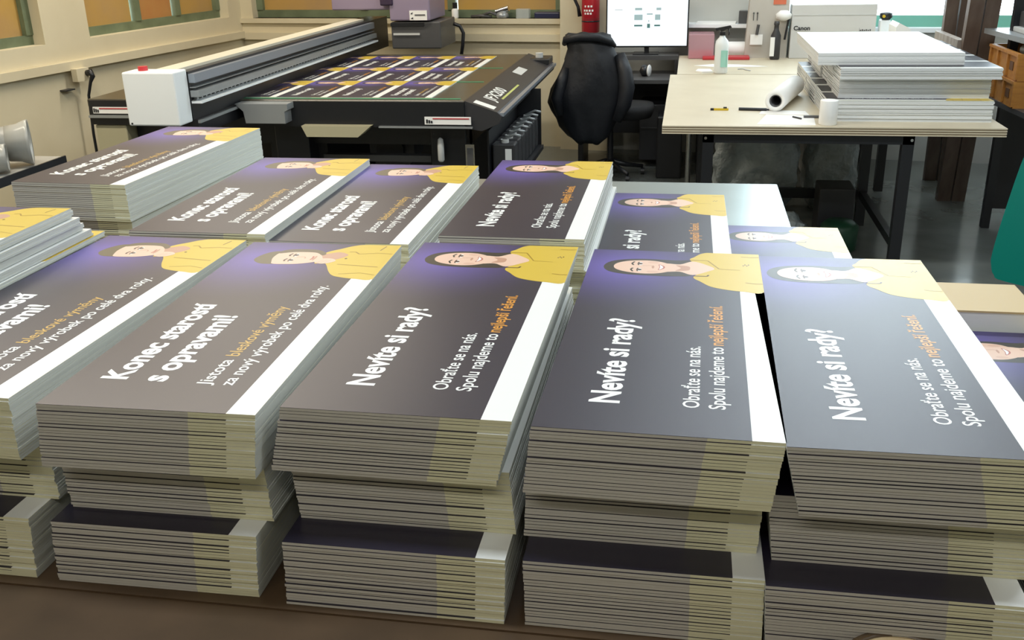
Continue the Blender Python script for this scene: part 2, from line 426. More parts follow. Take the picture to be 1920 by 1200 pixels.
def man_board():
    mb = MB(); board_body(mb, .0006)
    z = TT + .0001; d = .00006
    put_text(mb, 'Konec starost\u00ed', .332, .042, M_pwhite, tx(.0885, .094), .032)
    put_text(mb, 's opravami!', .278, .042, M_pwhite, tx(.1515, .092), .032)
    put_text(mb, 'Jistota', .095, .022, M_pwhite, tx(.2265, .087), .010)
    put_text(mb, 'bleskov\u00e9 v\u00fdm\u011bny', .226, .022, M_pmust, tx(.2265, .197), .008)
    put_text(mb, 'za nov\u00fd v\u00fdrobek po cel\u00e9 dva roky.', .451, .022, M_pwhite, tx(.2625, .090), .010)
    # upswept hair
    flat(mb, [(.050, .690), (.056, .722), (.072, .745), (.098, .750), (.118, .744), (.112, .70), (.110, .668), (.088, .662), (.066, .668)], z, M_hairb)
    # shirt with raised arm
    flat(mb, [(.186, .676), (.186, .742), (.214, .778), (.236, .800), (.262, .8090), (.336, .8096), (.336, .70), (.336, .590), (.300, .586), (.270, .592), (.248, .603),
              (.232, .628), (.216, .664), (.205, .678)], z + d, M_shirt)
    flat(mb, [(.30, .586), (.336, .586), (.336, .8098), (.30, .8098)], z + d * 1.1, M_shirt, sm=False)
    flat(mb, [(.150, .735), (.190, .738), (.216, .752), (.240, .736), (.232, .712), (.205, .690), (.170, .690)], z + 2 * d, M_skin2)
    flat(mb, [(.086, .706), (.090, .738), (.112, .752), (.145, .753), (.172, .744), (.190, .716), (.194, .696), (.180, .680), (.155, .668), (.125, .663),
              (.100, .664), (.092, .680)], z + 3 * d, M_skin)
    flat(mb, [(.088, .733), (.120, .745), (.165, .745), (.186, .727), (.190, .742), (.165, .764), (.120, .766), (.092, .755)], z + 3.5 * d, M_hairb)
    # hand at the chin
    flat(mb, [(.180, .690), (.190, .676), (.204, .672), (.218, .680), (.226, .694), (.216, .706), (.200, .708), (.187, .702)], z + 4.5 * d, M_skin)
    for k in range(3): stroke(mb, [(.190 + k * .008, .677 + k * .001), (.199 + k * .008, .699)], .0012, z + 5 * d, M_skin2)
    e = z + 4 * d
    for cy, w in ((.690, .0075), (.724, .008)):
        stroke(mb, [(.1185, cy - w), (.116, cy), (.1195, cy + w * 1.3)], .0042, e, M_inkd)
        flat(mb, ellipse(.131, cy, .0046, w * 1.15), e, M_pwhite)
        flat(mb, ellipse(.131, cy, .0048, .0052), e + d, M_inkd)
        stroke(mb, [(.1272, cy - w * 1.2), (.1255, cy), (.1272, cy + w * 1.2)], .0028, e + d, M_inkd)
    stroke(mb, [(.135, .711), (.152, .714), (.156, .708), (.155, .703)], .0022, e, M_skin2)
    stroke(mb, [(.170, .695), (.1715, .706), (.170, .720)], .0034, e, M_lip)
    flat(mb, ellipse(.176, .707, .003, .016), e, M_skin2)
    stroke(mb, [(.237, .755), (.250, .757), (.262, .742)], .0035, e, M_shirt2)
    flat(mb, ellipse(.243, .710, .003, .003), e, M_inkd)
    stroke(mb, [(.236, .672), (.270, .668), (.325, .661)], .0032, e, M_shirt2)
    stroke(mb, [(.258, .612), (.300, .622), (.332, .612)], .002, e, M_shirt2)
    stroke(mb, [(.300, .770), (.306, .800)], .002, e, M_inkd); stroke(mb, [(.262, .742), (.30, .752), (.332, .748)], .0026, e, M_shirt2)
    return mb.mesh('poster_board_man')
ME_WOMAN = woman_board()
ME_MAN = man_board()

ORD = ['top', 'second', 'third', 'fourth', 'fifth', 'sixth', 'seventh', 'eighth', 'ninth', 'tenth', 'eleventh', 'twelfth', 'thirteenth',
       'fourteenth', 'fifteenth', 'sixteenth', 'seventeenth', 'eighteenth', 'nineteenth', 'twentieth', 'twenty-first', 'twenty-second']
REST = MB()                                    # boards beyond the three hundred largest
def board(me, x, y, z, rot, label, group, sy=1.0, sx=1.0):
    o = bpy.data.objects.new('poster_board', me); COL.objects.link(o)
    o.location = (x, y, z); o.rotation_euler = (0, 0, rot)
    if sy != 1 or sx != 1: o.scale = (sx, sy, 1)
    tag(o, label, 'poster board', group)
    return o
def rest_board(x, y, z, rot, W=PW, L=PL, swap=False):
    c, s_ = math.cos(rot), math.sin(rot)
    def T(p):
        return Vector((x + p.x * c - p.y * s_, y + p.x * s_ + p.y * c, z + p.z))
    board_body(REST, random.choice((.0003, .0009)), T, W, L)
def bundle(xl, yn, rot, ztop, n, top_me, name, group, top_label, individual=True, drift=(0, 0), ragged=.0016, first_individual=False):
    """n boards from ztop (relative) downwards; xl, yn the near left corner of the top board"""
    dx = dy = 0
    for i in range(n):
        zz = Z(ztop) - PITCH * (i + 1) + (PITCH - TT)
        f = i / max(1, n - 1)
        x = xl + drift[0] * f + (random.uniform(-ragged, ragged) * .35 if i else 0)
        y = yn + drift[1] * f + (random.uniform(-ragged, ragged) * 1.2 if i else 0)
        r = rot + (random.uniform(-.0006, .0006) if i else 0)
        if individual or (i == 0 and first_individual):
            me = top_me if i == 0 and top_me else pick_plain()
            lab = top_label if i == 0 and top_label else f'{ORD[i]} board down in {name}'
            board(me, x, y, zz, r, lab, group)
        else:
            rest_board(x, y, zz, r)

TABZ = -.94                                    # working table surface
# front row: (left x, near y, rotation) of the upper, middle and lower bundle from the photograph's corners
FR = {
 1: [(-1.302, 1.168, -.018, (-.004, 0)), (-1.305, 1.225, 0, (.002, 0)), (-1.318, 1.165, 0, (-.008, 0))],
 2: [(-.914, 1.151, .018, (-.012, 0)), (-.937, 1.205, .01, (.005, 0)), (-.943, 1.163, .01, (-.008, 0))],
 3: [(-.553, 1.186, -.006, (-.024, 0)), (-.566, 1.225, 0, (.008, 0)), (-.563, 1.160, 0, (-.004, 0))],
 4: [(-.189, 1.174, -.015, (-.013, 0)), (-.205, 1.226, 0, (-.005, 0)), (-.202, 1.163, 0, (.002, 0))],
 5: [(.146, 1.160, .012, (.024, .004)), (.134, 1.215, 0, (.012, 0)), (.134, 1.152, 0, (.006, 0))]}
FNAME = {1: 'front stack cut by left frame edge', 2: 'front stack with whole large man',
         3: 'front stack with leftmost large woman', 4: 'front stack with middle large woman', 5: 'front stack with palest rightmost woman'}
TOPL = {1: 'large man poster on front stack, its near left cut off by the photo edge',
        2: 'large man poster fully in view on front stack, beige glare over navy print',
        3: 'large deep navy woman poster on front stack, right of the large man posters',
        4: 'large grey-toned woman poster on front stack between two other woman stacks',
        5: 'largest washed-out pale woman poster on rightmost front stack'}
NB = [20, 20, 21]
BN = ['upper', 'middle', 'lower']
for k, bs in FR.items():
    zt = -.62
    for j, (x, y, r, dr) in enumerate(bs):
        ind = k >= 2 or j == 0
        bundle(x, y, r, zt, NB[j], (ME_MAN if k < 3 else ME_WOMAN) if j == 0 else ME_PLAIN[0],
               f'{BN[j]} bundle of {FNAME[k]}', f'boards in {BN[j]} bundle of {FNAME[k]}',
               TOPL[k] if j == 0 else None, ind, dr)
        zt -= PITCH * NB[j]
BASEZ = -.62 - PITCH * sum(NB)                 # -.940
# the outermost front column: only its top pile comes into the frame
zt = -.538
for q, (n, x, y, r, lab) in enumerate([(4, -1.654, 1.095, .004, 'topmost man poster board of the ragged pile at the left edge, yellow shirt showing'),
                               (3, -1.650, 1.105, -.004, None), (3, -1.646, 1.120, .006, None), (3, -1.642, 1.135, 0, None), (2, -1.636, 1.172, 0, None)]):
    for i in range(n):
        last = (q == 4 and i == n - 1)
        if (q == 0 and i == 0):
            board(ME_MAN, x, y, Z(zt) - PITCH, r, lab, 'tops of the poster stacks')
        elif q == 4 and i == 0:
            board(ME_MAN, x, y, Z(zt) - PITCH, r, 'man poster board sticking out lowest at far corner of the ragged left pile', 'tops of the poster stacks')
        else:
            rest_board(x + random.uniform(-.002, .002), y + random.uniform(-.004, .004), Z(zt) - PITCH, r)
        zt -= PITCH
    zt -= .0012
k = 0
while zt > BASEZ + .001:
    rest_board(-1.642 + random.uniform(-.002, .002), 1.14, Z(max(zt - PITCH, BASEZ)), 0); zt -= PITCH; k += 1
# second row
def column(xl, yn, rot, ztop, parts, top_me, label, top_n=0, name='', zbase=-.94, dr=(0, 0)):
    zt = ztop; first = True; i = 0
    while zt - PITCH > zbase - .0005:
        j = 0 if i < parts[0][0] else 1 if len(parts) > 1 else 0
        ox, oy = parts[j][1], parts[j][2]
        x, y = xl + ox + random.uniform(-.0015, .0015) * (i > 0), yn + oy + random.uniform(-.0015, .0015) * (i > 0)
        zz = Z(zt) - PITCH + (PITCH - TT)
        if i == 0: board(top_me, x, y, zz, rot, label, 'tops of the poster stacks')
        elif i < top_n: board(pick_plain(), x, y, zz, rot, f'{ORD[i]} board down in {name}', f'boards in {name}')
        else: rest_board(x, y, zz, rot)
        zt -= PITCH; i += 1
column(-1.768, 2.318, -.034, -.585, [(19, 0, 0), (99, -.005, .012)], ME_MAN,
       'man poster board topping the tall stack at far left behind the ragged pile', 20, 'tall second-row stack at far left')
column(-1.272, 2.035, .006, -.625, [(16, 0, 0), (99, .004, .01)], ME_MAN, 'hazy man poster board on second-row stack beside the tall left stack')
column(-.940, 2.055, .004, -.645, [(14, 0, 0), (99, .01, .0)], ME_MAN, 'man poster board on second-row stack next to the crisp navy woman poster')
column(-.548, 2.118, -.004, -.64, [(15, 0, 0), (99, .012, .012)], ME_WOMAN, 'crisp navy woman poster board on the far centre stack before the hanging jacket')
column(-.212, 2.098, .002, -.73, [(15, 0, 0), (99, 0, .008)], ME_WOMAN, 'grey hazy woman poster board half hidden behind front stack beside bare metal tabletop')
column(.100, 1.985, .0, -.79, [(10, 0, 0), (99, .012, .01)], ME_WOMAN, 'bleached white woman poster board at lower level behind the palest front stack')
# rightmost column, lower
column(.502, 1.225, .0, -.79, [(15, 0, 0), (99, .006, .004)], ME_WOMAN, 'woman poster board low at right frame edge, face seen past palest stack')

# ------------------------------------------------------------------ tables under the stacks
M_brown2 = M_brown
t = thing('packing_table', (-.45, 1.8, 0), 'brown hardboard packing table carrying the front rows of poster stacks', 'table')
MB().box(-2.1, 1.02, .86, 2.735, Z(-.975), Z(-.944), M_brown).part('tabletop', t)
for x in (-2.0, .92):
    for y in (.95, 2.6): MB().box(x - .03, x + .03, y - .03, y + .03, 0, Z(-.975), M_black).part('leg', t)
o = MB().box(-2.05, .98, 1.146, 2.72, Z(-.944), Z(BASEZ) - .0002, M_brown).obj('hardboard_liner', 'thin brown hardboard sheet under the front poster stacks', 'board')
t = thing('metal_table', (-.8, 3.34, 0), 'galvanised metal topped table behind the second row of poster stacks', 'table')
MB().rbox(-2.1, .369, 2.74, 3.94, Z(-.975), Z(BASEZ) - .0002, .004, M_galv).part('tabletop', t)
for x in (-2.0, .30):
    for y in (2.85, 3.86): MB().box(x - .025, x + .025, y - .025, y + .025, 0, Z(-.975), M_black).part('leg', t)
# roll of tape and small carton
mb = MB(); mb.lathe((.315, 1.075, Z(-.944)), [(.088, 0), (.088, .052), (.0775, .052), (.0775, 0)], M_tape, 40, closed=True)
mb.lathe((.315, 1.075, Z(-.944)), [(.0775, .001), (.0775, .05), (.073, .05), (.073, .001)], M_cardb, 40, closed=True)
mb.obj('tape_roll', 'dark brown tape roll lying at the bottom right before the palest stack', 'tape')
mb = MB(); mb.box(.50, .735, 2.045, 2.22, Z(-.944), Z(-.752), M_corew)
mb.box(.499, .736, 2.044, 2.221, Z(-.752), Z(-.748), M_cardb)
mb.obj('small_carton', 'tan topped carton with grey side behind the low right poster stack', 'box')

# ------------------------------------------------------------------ room shell
FLR = -1.88
BL = 13.0; UL = 8.0; WT = .3
mb = MB()
a = [rp(-.4, -.4, FLR), rp(UL + .4, -.4, FLR), rp(UL + .4, BL, FLR), rp(-.4, BL, FLR)]
mb.add(a + [p - Vector((0, 0, .1)) for p in a], [(0, 1, 2, 3), (4, 7, 6, 5), (0, 4, 5, 1), (1, 5, 6, 2), (2, 6, 7, 3), (3, 7, 4, 0)], M_floor)
mb.obj('floor', kind='structure')
mb = MB()
a = [rp(-.4, -.4, CEIL), rp(UL + .4, -.4, CEIL), rp(UL + .4, BL, CEIL), rp(-.4, BL, CEIL)]
mb.add(a + [p + Vector((0, 0, .1)) for p in a], [(0, 1, 2, 3), (4, 7, 6, 5), (0, 4, 5, 1), (1, 5, 6, 2), (2, 6, 7, 3), (3, 7, 4, 0)], M_ceil)
mb.obj('ceiling', kind='structure')
def TR(p): return rp(p.x, p.y, p.z)             # (a, b, z rel) -> world
def wall(name, runs, m, holes, along, off0, off1, length0, length1):
    """wall along one axis with rectangular holes (s0, s1, z0, z1)"""
    mb = MB()
    def bx(s0, s1, z0, z1, mm=m):
        if s1 - s0 < 1e-4 or z1 - z0 < 1e-4: return
        if along == 'a': mb.box(s0, s1, off0, off1, z0, z1, mm, TR)
        else: mb.box(off0, off1, s0, s1, z0, z1, mm, TR)
    s = length0
    for (h0, h1, z0, z1) in sorted(holes):
        bx(s, h0, FLR, CEIL); bx(h0, h1, FLR, z0); bx(h0, h1, z1, CEIL); s = h1
    bx(s, length1, FLR, CEIL)
    return mb
LW1 = (2.74, 4.9, -.69, 2.0); LW2 = (.22, 2.24, -.69, 2.0)
BW3 = (.13, 3.28, -.715, 2.0); BW5 = (5.0, 7.5, -.80, 2.5)
wall('wall_left', None, M_wall, [LW1, LW2], 'b', -WT, 0, -WT, BL).obj('wall_left', kind='structure')
mb = wall('wall_back', None, M_wall, [BW3, BW5], 'a', -WT, 0, 0, UL)
mb.box(3.30, 3.76, 0, .10, FLR, CEIL, M_wall, TR)                # pilaster
mb.box(3.76, 4.98, 0, .012, FLR, CEIL, M_wallg, TR)
mb.box(4.98, UL, 0, .012, FLR, -.82, M_wallg, TR)
mb.obj('wall_back', kind='structure')
wall('wall_right', None, M_wallg, [], 'b', UL, UL + WT, -WT, BL).obj('wall_right', kind='structure')
wall('wall_front', None, M_wall, [], 'a', BL, BL + WT, -WT, UL + WT).obj('wall_front', kind='structure')
# ledges and trunking
mb = MB(); mb.box(0, .05, .05, BL, -.90, -.835, M_wall, TR); mb.box(0, .012, .05, BL, -.835, -.83, M_wall, TR)
mb.obj('trim_1', kind='structure')
mb = MB(); mb.box(0, 3.30, 0, .05, -.915, -.85, M_wall, TR); mb.obj('trim_2', kind='structure')
mb = MB(); mb.box(0, 3.28, -.2, .03, -.76, -.715, M_wall, TR); mb.obj('trim_3', kind='structure')
mb = MB(); mb.box(5.0, 7.5, -.2, .06, -.815, -.78, M_whitep, TR); mb.obj('trim_4', kind='structure')

def window(n, hole, along, deep, cols, frame_m, pane_ms, fr=.07):
    s0, s1, z0, z1 = hole
    r = thing(f'window_{n}', rp(s0, -deep, z0) if along == 'a' else rp(-deep, s0, z0), kind='structure')
    def bx(mb, a0, a1, zz0, zz1, d0, d1, m):
        if along == 'a': mb.box(a0, a1, -deep + d0, -deep + d1, zz0, zz1, m, TR)
        else: mb.box(-deep + d0, -deep + d1, a0, a1, zz0, zz1, m, TR)
    mb = MB()
    bx(mb, s0, s1, z0, z0 + fr, 0, .06, frame_m); bx(mb, s0, s1, z1 - fr, z1, 0, .06, frame_m)
    edges = [s0] + cols + [s1]
    for i, e in enumerate(edges):
        w = fr if i in (0, len(edges) - 1) else fr * 1.1
        lo = e if i == 0 else e - w if i == len(edges) - 1 else e - w / 2
        bx(mb, lo, lo + w, z0 + fr, z1 - fr, 0, .07, frame_m)
    mb.part('window_frame', r)
    for i in range(len(edges) - 1):
        lo = edges[i] + (fr if i == 0 else fr * .75); hi = edges[i + 1] - (fr if i == len(edges) - 2 else fr * .75)
        mb = MB(); bx(mb, lo, hi, z0 + fr, z1 - fr, .02, .03, pane_ms[i % len(pane_ms)])
        mb.part('window_pane', r)
    return r
window(1, LW1, 'b', .16, [3.5, 4.2], M_green, [M_pane])
window(2, LW2, 'b', .16, [.90, 1.48], M_green, [M_pane, M_pane2, M_pane])
window(3, BW3, 'a', .16, [1.30, 2.20], M_green, [M_pane])
window(4, BW5, 'a', .12, [], M_greenb, [M_glass], .11)

# ------------------------------------------------------------------ flatbed printer
P = thing('flatbed_printer', (-2.6, 6.9, 0), 'large black flatbed printer with white-ended gantry and mauve print carriage', 'printer')
MB().rbox(-3.70, -1.28, 5.70, 8.10, Z(-.95), Z(-.90), .008, M_bed).part('print_bed', P)
mb = MB(); mb.box(-3.68, -1.28, 5.685, 5.76, Z(-1.055), Z(-.905), M_black); mb.box(-3.68, -1.28, 8.02, 8.09, Z(-1.055), Z(-.905), M_black)
mb.box(-3.68, -3.62, 5.76, 8.02, Z(-1.055), Z(-.951), M_black)
mb.part('front_fascia', P, 'glossy black front fascia')
mb = MB(); mb.box(-3.3, -1.3, 5.9, 7.9, Z(-1.20), Z(-.951), M_black); mb.part('underframe', P)
mb = MB(); mb.prism([(-1.279, Z(-.90)), (-1.085, Z(-.965)), (-1.06, Z(-.99)), (-1.075, Z(-1.03)), (-1.18, Z(-1.075)), (-1.279, Z(-1.06))], 5.70, 8.15, M_black2)
side = mb.part('side_panel', P)
n_s = Vector((.065, 0, .194)).normalized()
def TS(y0, d0):                                  # on the sloping panel: text runs towards +y, top towards -x
    sl = Vector((-.194, 0, .065)).normalized()
    b0 = Vector((-1.085, 0, Z(-.965)))
    return lambda a, b: b0 + sl * (d0 + b) + n_s * .0008 + Vector((0, y0 + a, 0))
mb = MB(); put_text(mb, 'JFX200', .46, .075, M_pwhite, TS(5.95, .07), .02); mb.part('panel_lettering', side)
def sticker(name, T0, w, h, m): 
    mb = MB(); mb.add([T0(0, 0), T0(w, 0), T0(w, h), T0(0, h)], [(0, 1, 2, 3)], m); mb.part(name, side)
sticker('lime_stripe', TS(6.1, .038), .62, .014, mat('lime_stripe', (.45, .48, .15), .5))
sticker('white_sticker', TS(5.74, .03), .09, .13, M_pwhite)
sticker('grey_sticker', TS(7.1, .09), .30, .07, M_lgrey)
MB().box(-1.078, -1.05, 5.72, 8.12, Z(-.992), Z(-.972), M_bluegrey).part('side_rail', P)
mb = MB(); mb.rbox(-1.27, -1.08, 7.9, 8.15, Z(-.965), Z(-.915), .01, M_black); mb.cyl((-1.17, 8.0, Z(-.915)), (-1.17, 8.0, Z(-.88)), .03, M_lgrey); mb.part('control_box', P)
# gantry
G0, G1 = 5.10, 8.9
mb = MB(); mb.box(-2.88, -2.68, G0, G1, Z(-.915), Z(-.655), M_black); mb.part('gantry_beam', P)
mb = MB(); mb.box(-2.86, -2.735, G0, 8.4, Z(-.655), Z(-.640), mat('cream_enamel', (.66, .62, .50), .4)); mb.part('gantry_cover', P)
mb = MB(); mb.box(-2.68, -2.645, G0, 8.4, Z(-.715), Z(-.668), M_bluegrey); mb.box(-2.68, -2.648, G0, 8.4, Z(-.742), Z(-.738), M_grey); mb.part('upper_rail', P)
mb = MB(); mb.box(-2.68, -2.630, G0, 8.4, Z(-.792), Z(-.757), M_grey); mb.part('lower_rail', P)
mb = MB(); mb.box(-2.68, -2.62, G0, 8.4, Z(-.826), Z(-.814), M_whitep); mb.part('encoder_strip', P, 'thin white encoder strip')
mb = MB(); pl = [(G0, Z(-.812)), (8.4, Z(-.812))]
for k in reversed(range(60)):
    y = G0 + .03 + k * .054
    pl += [(y + .018, Z(-.808)), (y + .018, Z(-.798)), (y, Z(-.798)), (y, Z(-.808))]
mb.prism(pl, -2.68, -2.66, M_grey, axis='x'); mb.part('guide_teeth', P)
mb = MB(); mb.rbox(-2.985, -2.685, 4.95, 5.099, Z(-.925), Z(-.640), .008, M_whitep); cap = mb.part('end_cover', P, 'white square end cover')
MB().cyl((-2.90, 5.03, Z(-.64)), (-2.90, 5.03, Z(-.618)), .026, M_redp).part('emergency_button', cap, 'red stop button')
MB().cyl((-2.965, 4.947, Z(-.912)), (-2.965, 4.951, Z(-.912)), .005, M_black).part('screw', cap)
mb = MB(); mb.box(-2.88, -2.66, 5.105, 5.70, Z(-1.0), Z(-.915), M_black); mb.box(-2.66, -2.645, 5.105, 5.70, Z(-.935), Z(-.92), M_grey)
mb.part('gantry_bracket', P)
# carriage
mb = MB()
mb.rbox(-2.49, -2.14, 8.35, 8.9, Z(-.655), Z(-.20), .012, M_purple)
mb.rbox(-3.02, -2.47, 8.42, 8.9, Z(-.57), Z(-.20), .012, M_purple)
car = mb.part('carriage_hood', P, 'mauve carriage hood')
MB().rbox(-2.565, -2.455, 8.335, 8.43, Z(-.53), Z(-.30), .01, mat('dark_mauve', (.035, .02, .05), .4)).part('inspection_slot', car)
mb = MB(); mb.box(-2.315, -2.165, 8.343, 8.349, Z(-.650), Z(-.572), M_paper)
mb.box(-2.27, -2.18, 8.340, 8.342, Z(-.612), Z(-.603), M_dgrey); mb.prism([(-2.305, Z(-.595)), (-2.285, Z(-.585)), (-2.295, Z(-.603))], 8.340, 8.342, M_black)
mb.prism([(-2.305, Z(-.635)), (-2.285, Z(-.625)), (-2.285, Z(-.640))], 8.340, 8.342, M_black)
mb.part('warning_label', car, 'white warning label')
mb = MB(); mb.box(-2.22, -2.16, 8.343, 8.349, Z(-.465), Z(-.445), M_dgrey); mb.part('hood_latch', car)
mb = MB(); mb.rbox(-2.49, -2.06, 8.37, 8.92, Z(-.885), Z(-.665), .01, M_dgrey); cb = mb.part('carriage_base', P)
MB().box(-2.47, -2.24, 8.36, 8.368, Z(-.772), Z(-.755), M_lgrey).part('base_slit', cb, 'pale slit')
MB().box(-2.49, -2.2, 8.358, 8.37, Z(-.70), Z(-.672), M_black).part('base_lip', cb)
MB().tube([(-2.0, 8.6, Z(-.70)), (-1.95, 8.62, Z(-.72)), (-1.92, 8.62, Z(-.78)), (-1.93, 8.62, Z(-.88)), (-1.95, 8.62, Z(-.99))], .016, M_black).part('cable_hose', P)
# underside
mb = MB(); mb.prism([(-2.66, Z(-.905)), (-2.33, Z(-.905)), (-2.33, Z(-.94)), (-2.35, Z(-.95)), (-2.35, Z(-1.02)), (-2.60, Z(-1.02)), (-2.61, Z(-.95))], 5.58, 5.684, M_grey); mb.part('media_bracket', P, 'grey folded bracket')
mb = MB(); mb.prism([(-2.27, Z(-1.04)), (-1.84, Z(-1.04)), (-1.92, Z(-1.105)), (-2.24, Z(-1.105))], 5.62, 5.75, M_beige); mb.part('drip_tray', P, 'beige drip tray')
mb = MB(); mb.box(-1.52, -1.24, 5.678, 5.684, Z(-1.035), Z(-.990), M_paper); mb.box(-1.47, -1.25, 5.675, 5.677, Z(-1.003), Z(-.997), M_redp)
for q in range(3): mb.box(-1.51 + q * .014, -1.50 + q * .014, 5.675, 5.677, Z(-1.027), Z(-1.005 - q * .004), M_black)
mb.part('warning_label', P, 'white warning label right of fascia')
mb = MB(); mb.box(-3.655, -3.40, 5.678, 5.684, Z(-.985), Z(-.945), M_paper); mb.box(-3.61, -3.41, 5.675, 5.677, Z(-.957), Z(-.951), M_redp)
for q in range(3): mb.box(-3.65 + q * .013, -3.641 + q * .013, 5.675, 5.677, Z(-.978), Z(-.953 - q * .004), M_black)
mb.part('warning_label', P, 'white warning label left of fascia')
MB().box(-3.68, -3.3, 5.66, 5.684, Z(-1.01), Z(-.995), M_grey).part('fascia_strip', P)
mb = MB(); mb.box(-1.80, -1.23, 5.66, 5.684, Z(-1.055), Z(-1.046), M_grey); mb.part('fascia_strip', P)
for x in (-3.35, -2.42, -1.42):
    for y in (5.88, 7.75):
        mb = MB(); mb.rbox(x - .10, x + .12, y - .08, y + .10, 0.09, Z(-1.06), .006, M_black); lg = mb.part('leg', P)
        MB().cyl((x, y, 0), (x, y, .09), .035, M_lgrey).part('levelling_foot', lg)
mb = MB(); mb.box(-2.62, -2.24, 5.95, 7.7, Z(-1.72), Z(-1.06), M_black); mb.part('electronics_cabinet', P)
mb = MB(); mb.box(-3.3, -1.3, 6.9, 6.96, Z(-1.78), Z(-1.05), M_black2); mb.box(-2.25, -1.55, 5.9, 5.96, Z(-1.31), Z(-1.27), M_dgrey); mb.part('cross_brace', P)
mb = MB(); mb.cyl((-1.86, 6.1, Z(-1.27)), (-1.86, 6.35, Z(-1.27)), .15, M_black2); mb.cyl((-1.86, 6.05, Z(-1.27)), (-1.86, 6.1, Z(-1.27)), .09, M_black); mb.part('blower', P)
mb = MB(); mb.lathe((-1.445, 5.74, Z(-1.27)), [(.012, 0), (.02, .01), (.02, .10), (.016, .135), (.006, .145)], M_lgrey, 16); mb.part('filter_bottle', P, 'grey filter bottle')
mb = MB(); mb.box(-1.30, -1.245, 5.79 - .02, 5.80, Z(-1.32), Z(-1.17), M_chrome); mb.box(-1.29, -1.255, 5.765, 5.77, Z(-1.30), Z(-1.19), M_dgrey); mb.part('latch_plate', P, 'bright latch plate')
rack = MB().box(-1.17, -.985, 5.85, 6.9, Z(-1.42), Z(-1.39), M_black).part('ink_rack', P)
mb = MB(); mb.box(-1.18, -1.17, 5.85, 6.9, Z(-1.42), Z(-1.1), M_black); mb.box(-1.18, -1.0, 6.89, 6.9, Z(-1.42), Z(-1.0), M_black); mb.part('rack_back', rack)
for k in range(7):
    y = 5.90 + k * .145
    mb = MB(); mb.rbox(-1.16, -1.02, y, y + .11, Z(-1.389), Z(-1.19), .01, M_black2); ib = mb.part('ink_bottle', P)
    mb = MB(); mb.tube([(-1.10, y + .05, Z(-1.17)), (-1.03, y + .05, Z(-1.14)), (-.99, y + .05, Z(-1.15))], .008, M_grey); mb.cyl((-1.09, y + .05, Z(-1.19)), (-1.09, y + .05, Z(-1.17)), .025, M_lgrey); mb.part('bottle_lever', ib)
    if k in (0, 6): MB().box(-1.08, -1.04, y - .004, y - .001, Z(-1.37), Z(-1.22), M_paper).part('ink_label', ib)
# posters printed on the bed: three rows of four
near = ['nearest', 'middle', 'farthest']
coln = ['leftmost', 'second from left', 'third from left', 'rightmost']
for r in range(3):
    for c in range(4):
        xr = -1.50 - (3 - c) * .328
        me = ME_MAN if c == 3 else ME_WOMAN
        kind = 'man' if c == 3 else 'woman'
        board(me, xr - .325, 5.79 + r * .715, Z(-.8998), 0, f'{kind} poster board on printer bed, {near[r]} row, {coln[c]}', 'poster boards on the printer bed', .865, .968)
    o = MB().box(-2.75 + .2 * r, -1.27 - .05, 5.775 + r * .715 - .022, 5.775 + r * .715 + .012, Z(-.8998), Z(-.898), M_gtape)
    o.obj('masking_tape_strip', f'green masking tape strip along the {near[r]} poster row on printer bed', 'tape', 'green tape strips on the printer bed')

# ------------------------------------------------------------------ left corner
t = thing('steel_side_table', (-3.5, 3.9, 0), 'dull silver side table at left frame edge carrying plastic wrapped rolls', 'table')
MB().box(-4.3, -2.95, 3.2, 4.28, Z(-.98), Z(-.95), M_silver).part('tabletop', t)
MB().box(-2.95, -2.94, 3.2, 4.28, Z(-.985), Z(-.945), M_black).part('edge_strip', t, 'black edge strip')
for x in (-4.2, -3.02):
    for y in (3.3, 4.2): MB().box(x - .02, x + .02, y - .02, y + .02, 0, Z(-.98), M_black).part('leg', t)
def wrapped_roll(x0, x1, y, z, r, flare, label):
    mb = MB(); n = 32; rings = []
    K = 18
    for i in range(K + 1):
        x = x0 + (x1 - x0) * i / K
        rr = r * (1 + .02 * math.sin(i * 1.9))
        rings.append([(x, y + rr * math.cos(2 * math.pi * k / n) * (1 + .015 * math.sin(5 * k + i)), z + rr * math.sin(2 * math.pi * k / n)) for k in range(n)])
    ca, sa = math.cos(.56), math.sin(.56)
    TRR = lambda p: Vector((x1 + (p[0] - x1) * ca - (p[1] - y) * sa, y + (p[0] - x1) * sa + (p[1] - y) * ca, p[2]))
    mb.loft([[TRR(p) for p in q_] for q_ in rings], M_film)
    o = mb.obj('wrapped_roll', label, 'roll', 'plastic wrapped rolls on the side table')
    m2 = MB(); rings = []
    for x, q in ((x1 - .05, 1.03), (x1, 1.10), (x1 + .035, flare), (x1 + .05, flare * 1.02), (x1 + .045, flare * .93), (x1 + .01, 1.0), (x1 + .004, .3)):
        rings.append([(x, y + r * q * (1 + .015 * math.sin(k * 2.3)) * math.cos(2 * math.pi * k / n), z + r * q * (1 + .015 * math.sin(k * 1.7)) * math.sin(2 * math.pi * k / n)) for k in range(n)])
    m2.loft([[TRR(p) for p in q_] for q_ in rings], M_filmend); m2.part('film_end', o, 'flared clear film end')
    return o
M_filmend = mat('clear_film_end', (.42, .42, .39), .25, alpha=.8)
wrapped_roll(-3.8, -3.03, 4.08, Z(-.845), .078, 1.28, 'upper grey plastic wrapped roll on the side table at left edge')
wrapped_roll(-3.75, -3.03, 3.90, Z(-.880), .060, 1.0, 'lower thinner plastic wrapped roll in front of the thick roll')
MB().box(-3.42, -3.20, 3.78, 3.81, Z(-.95), Z(-.942), M_paper).obj('white_strip', 'thin white strip lying on the silver side table', 'strip')
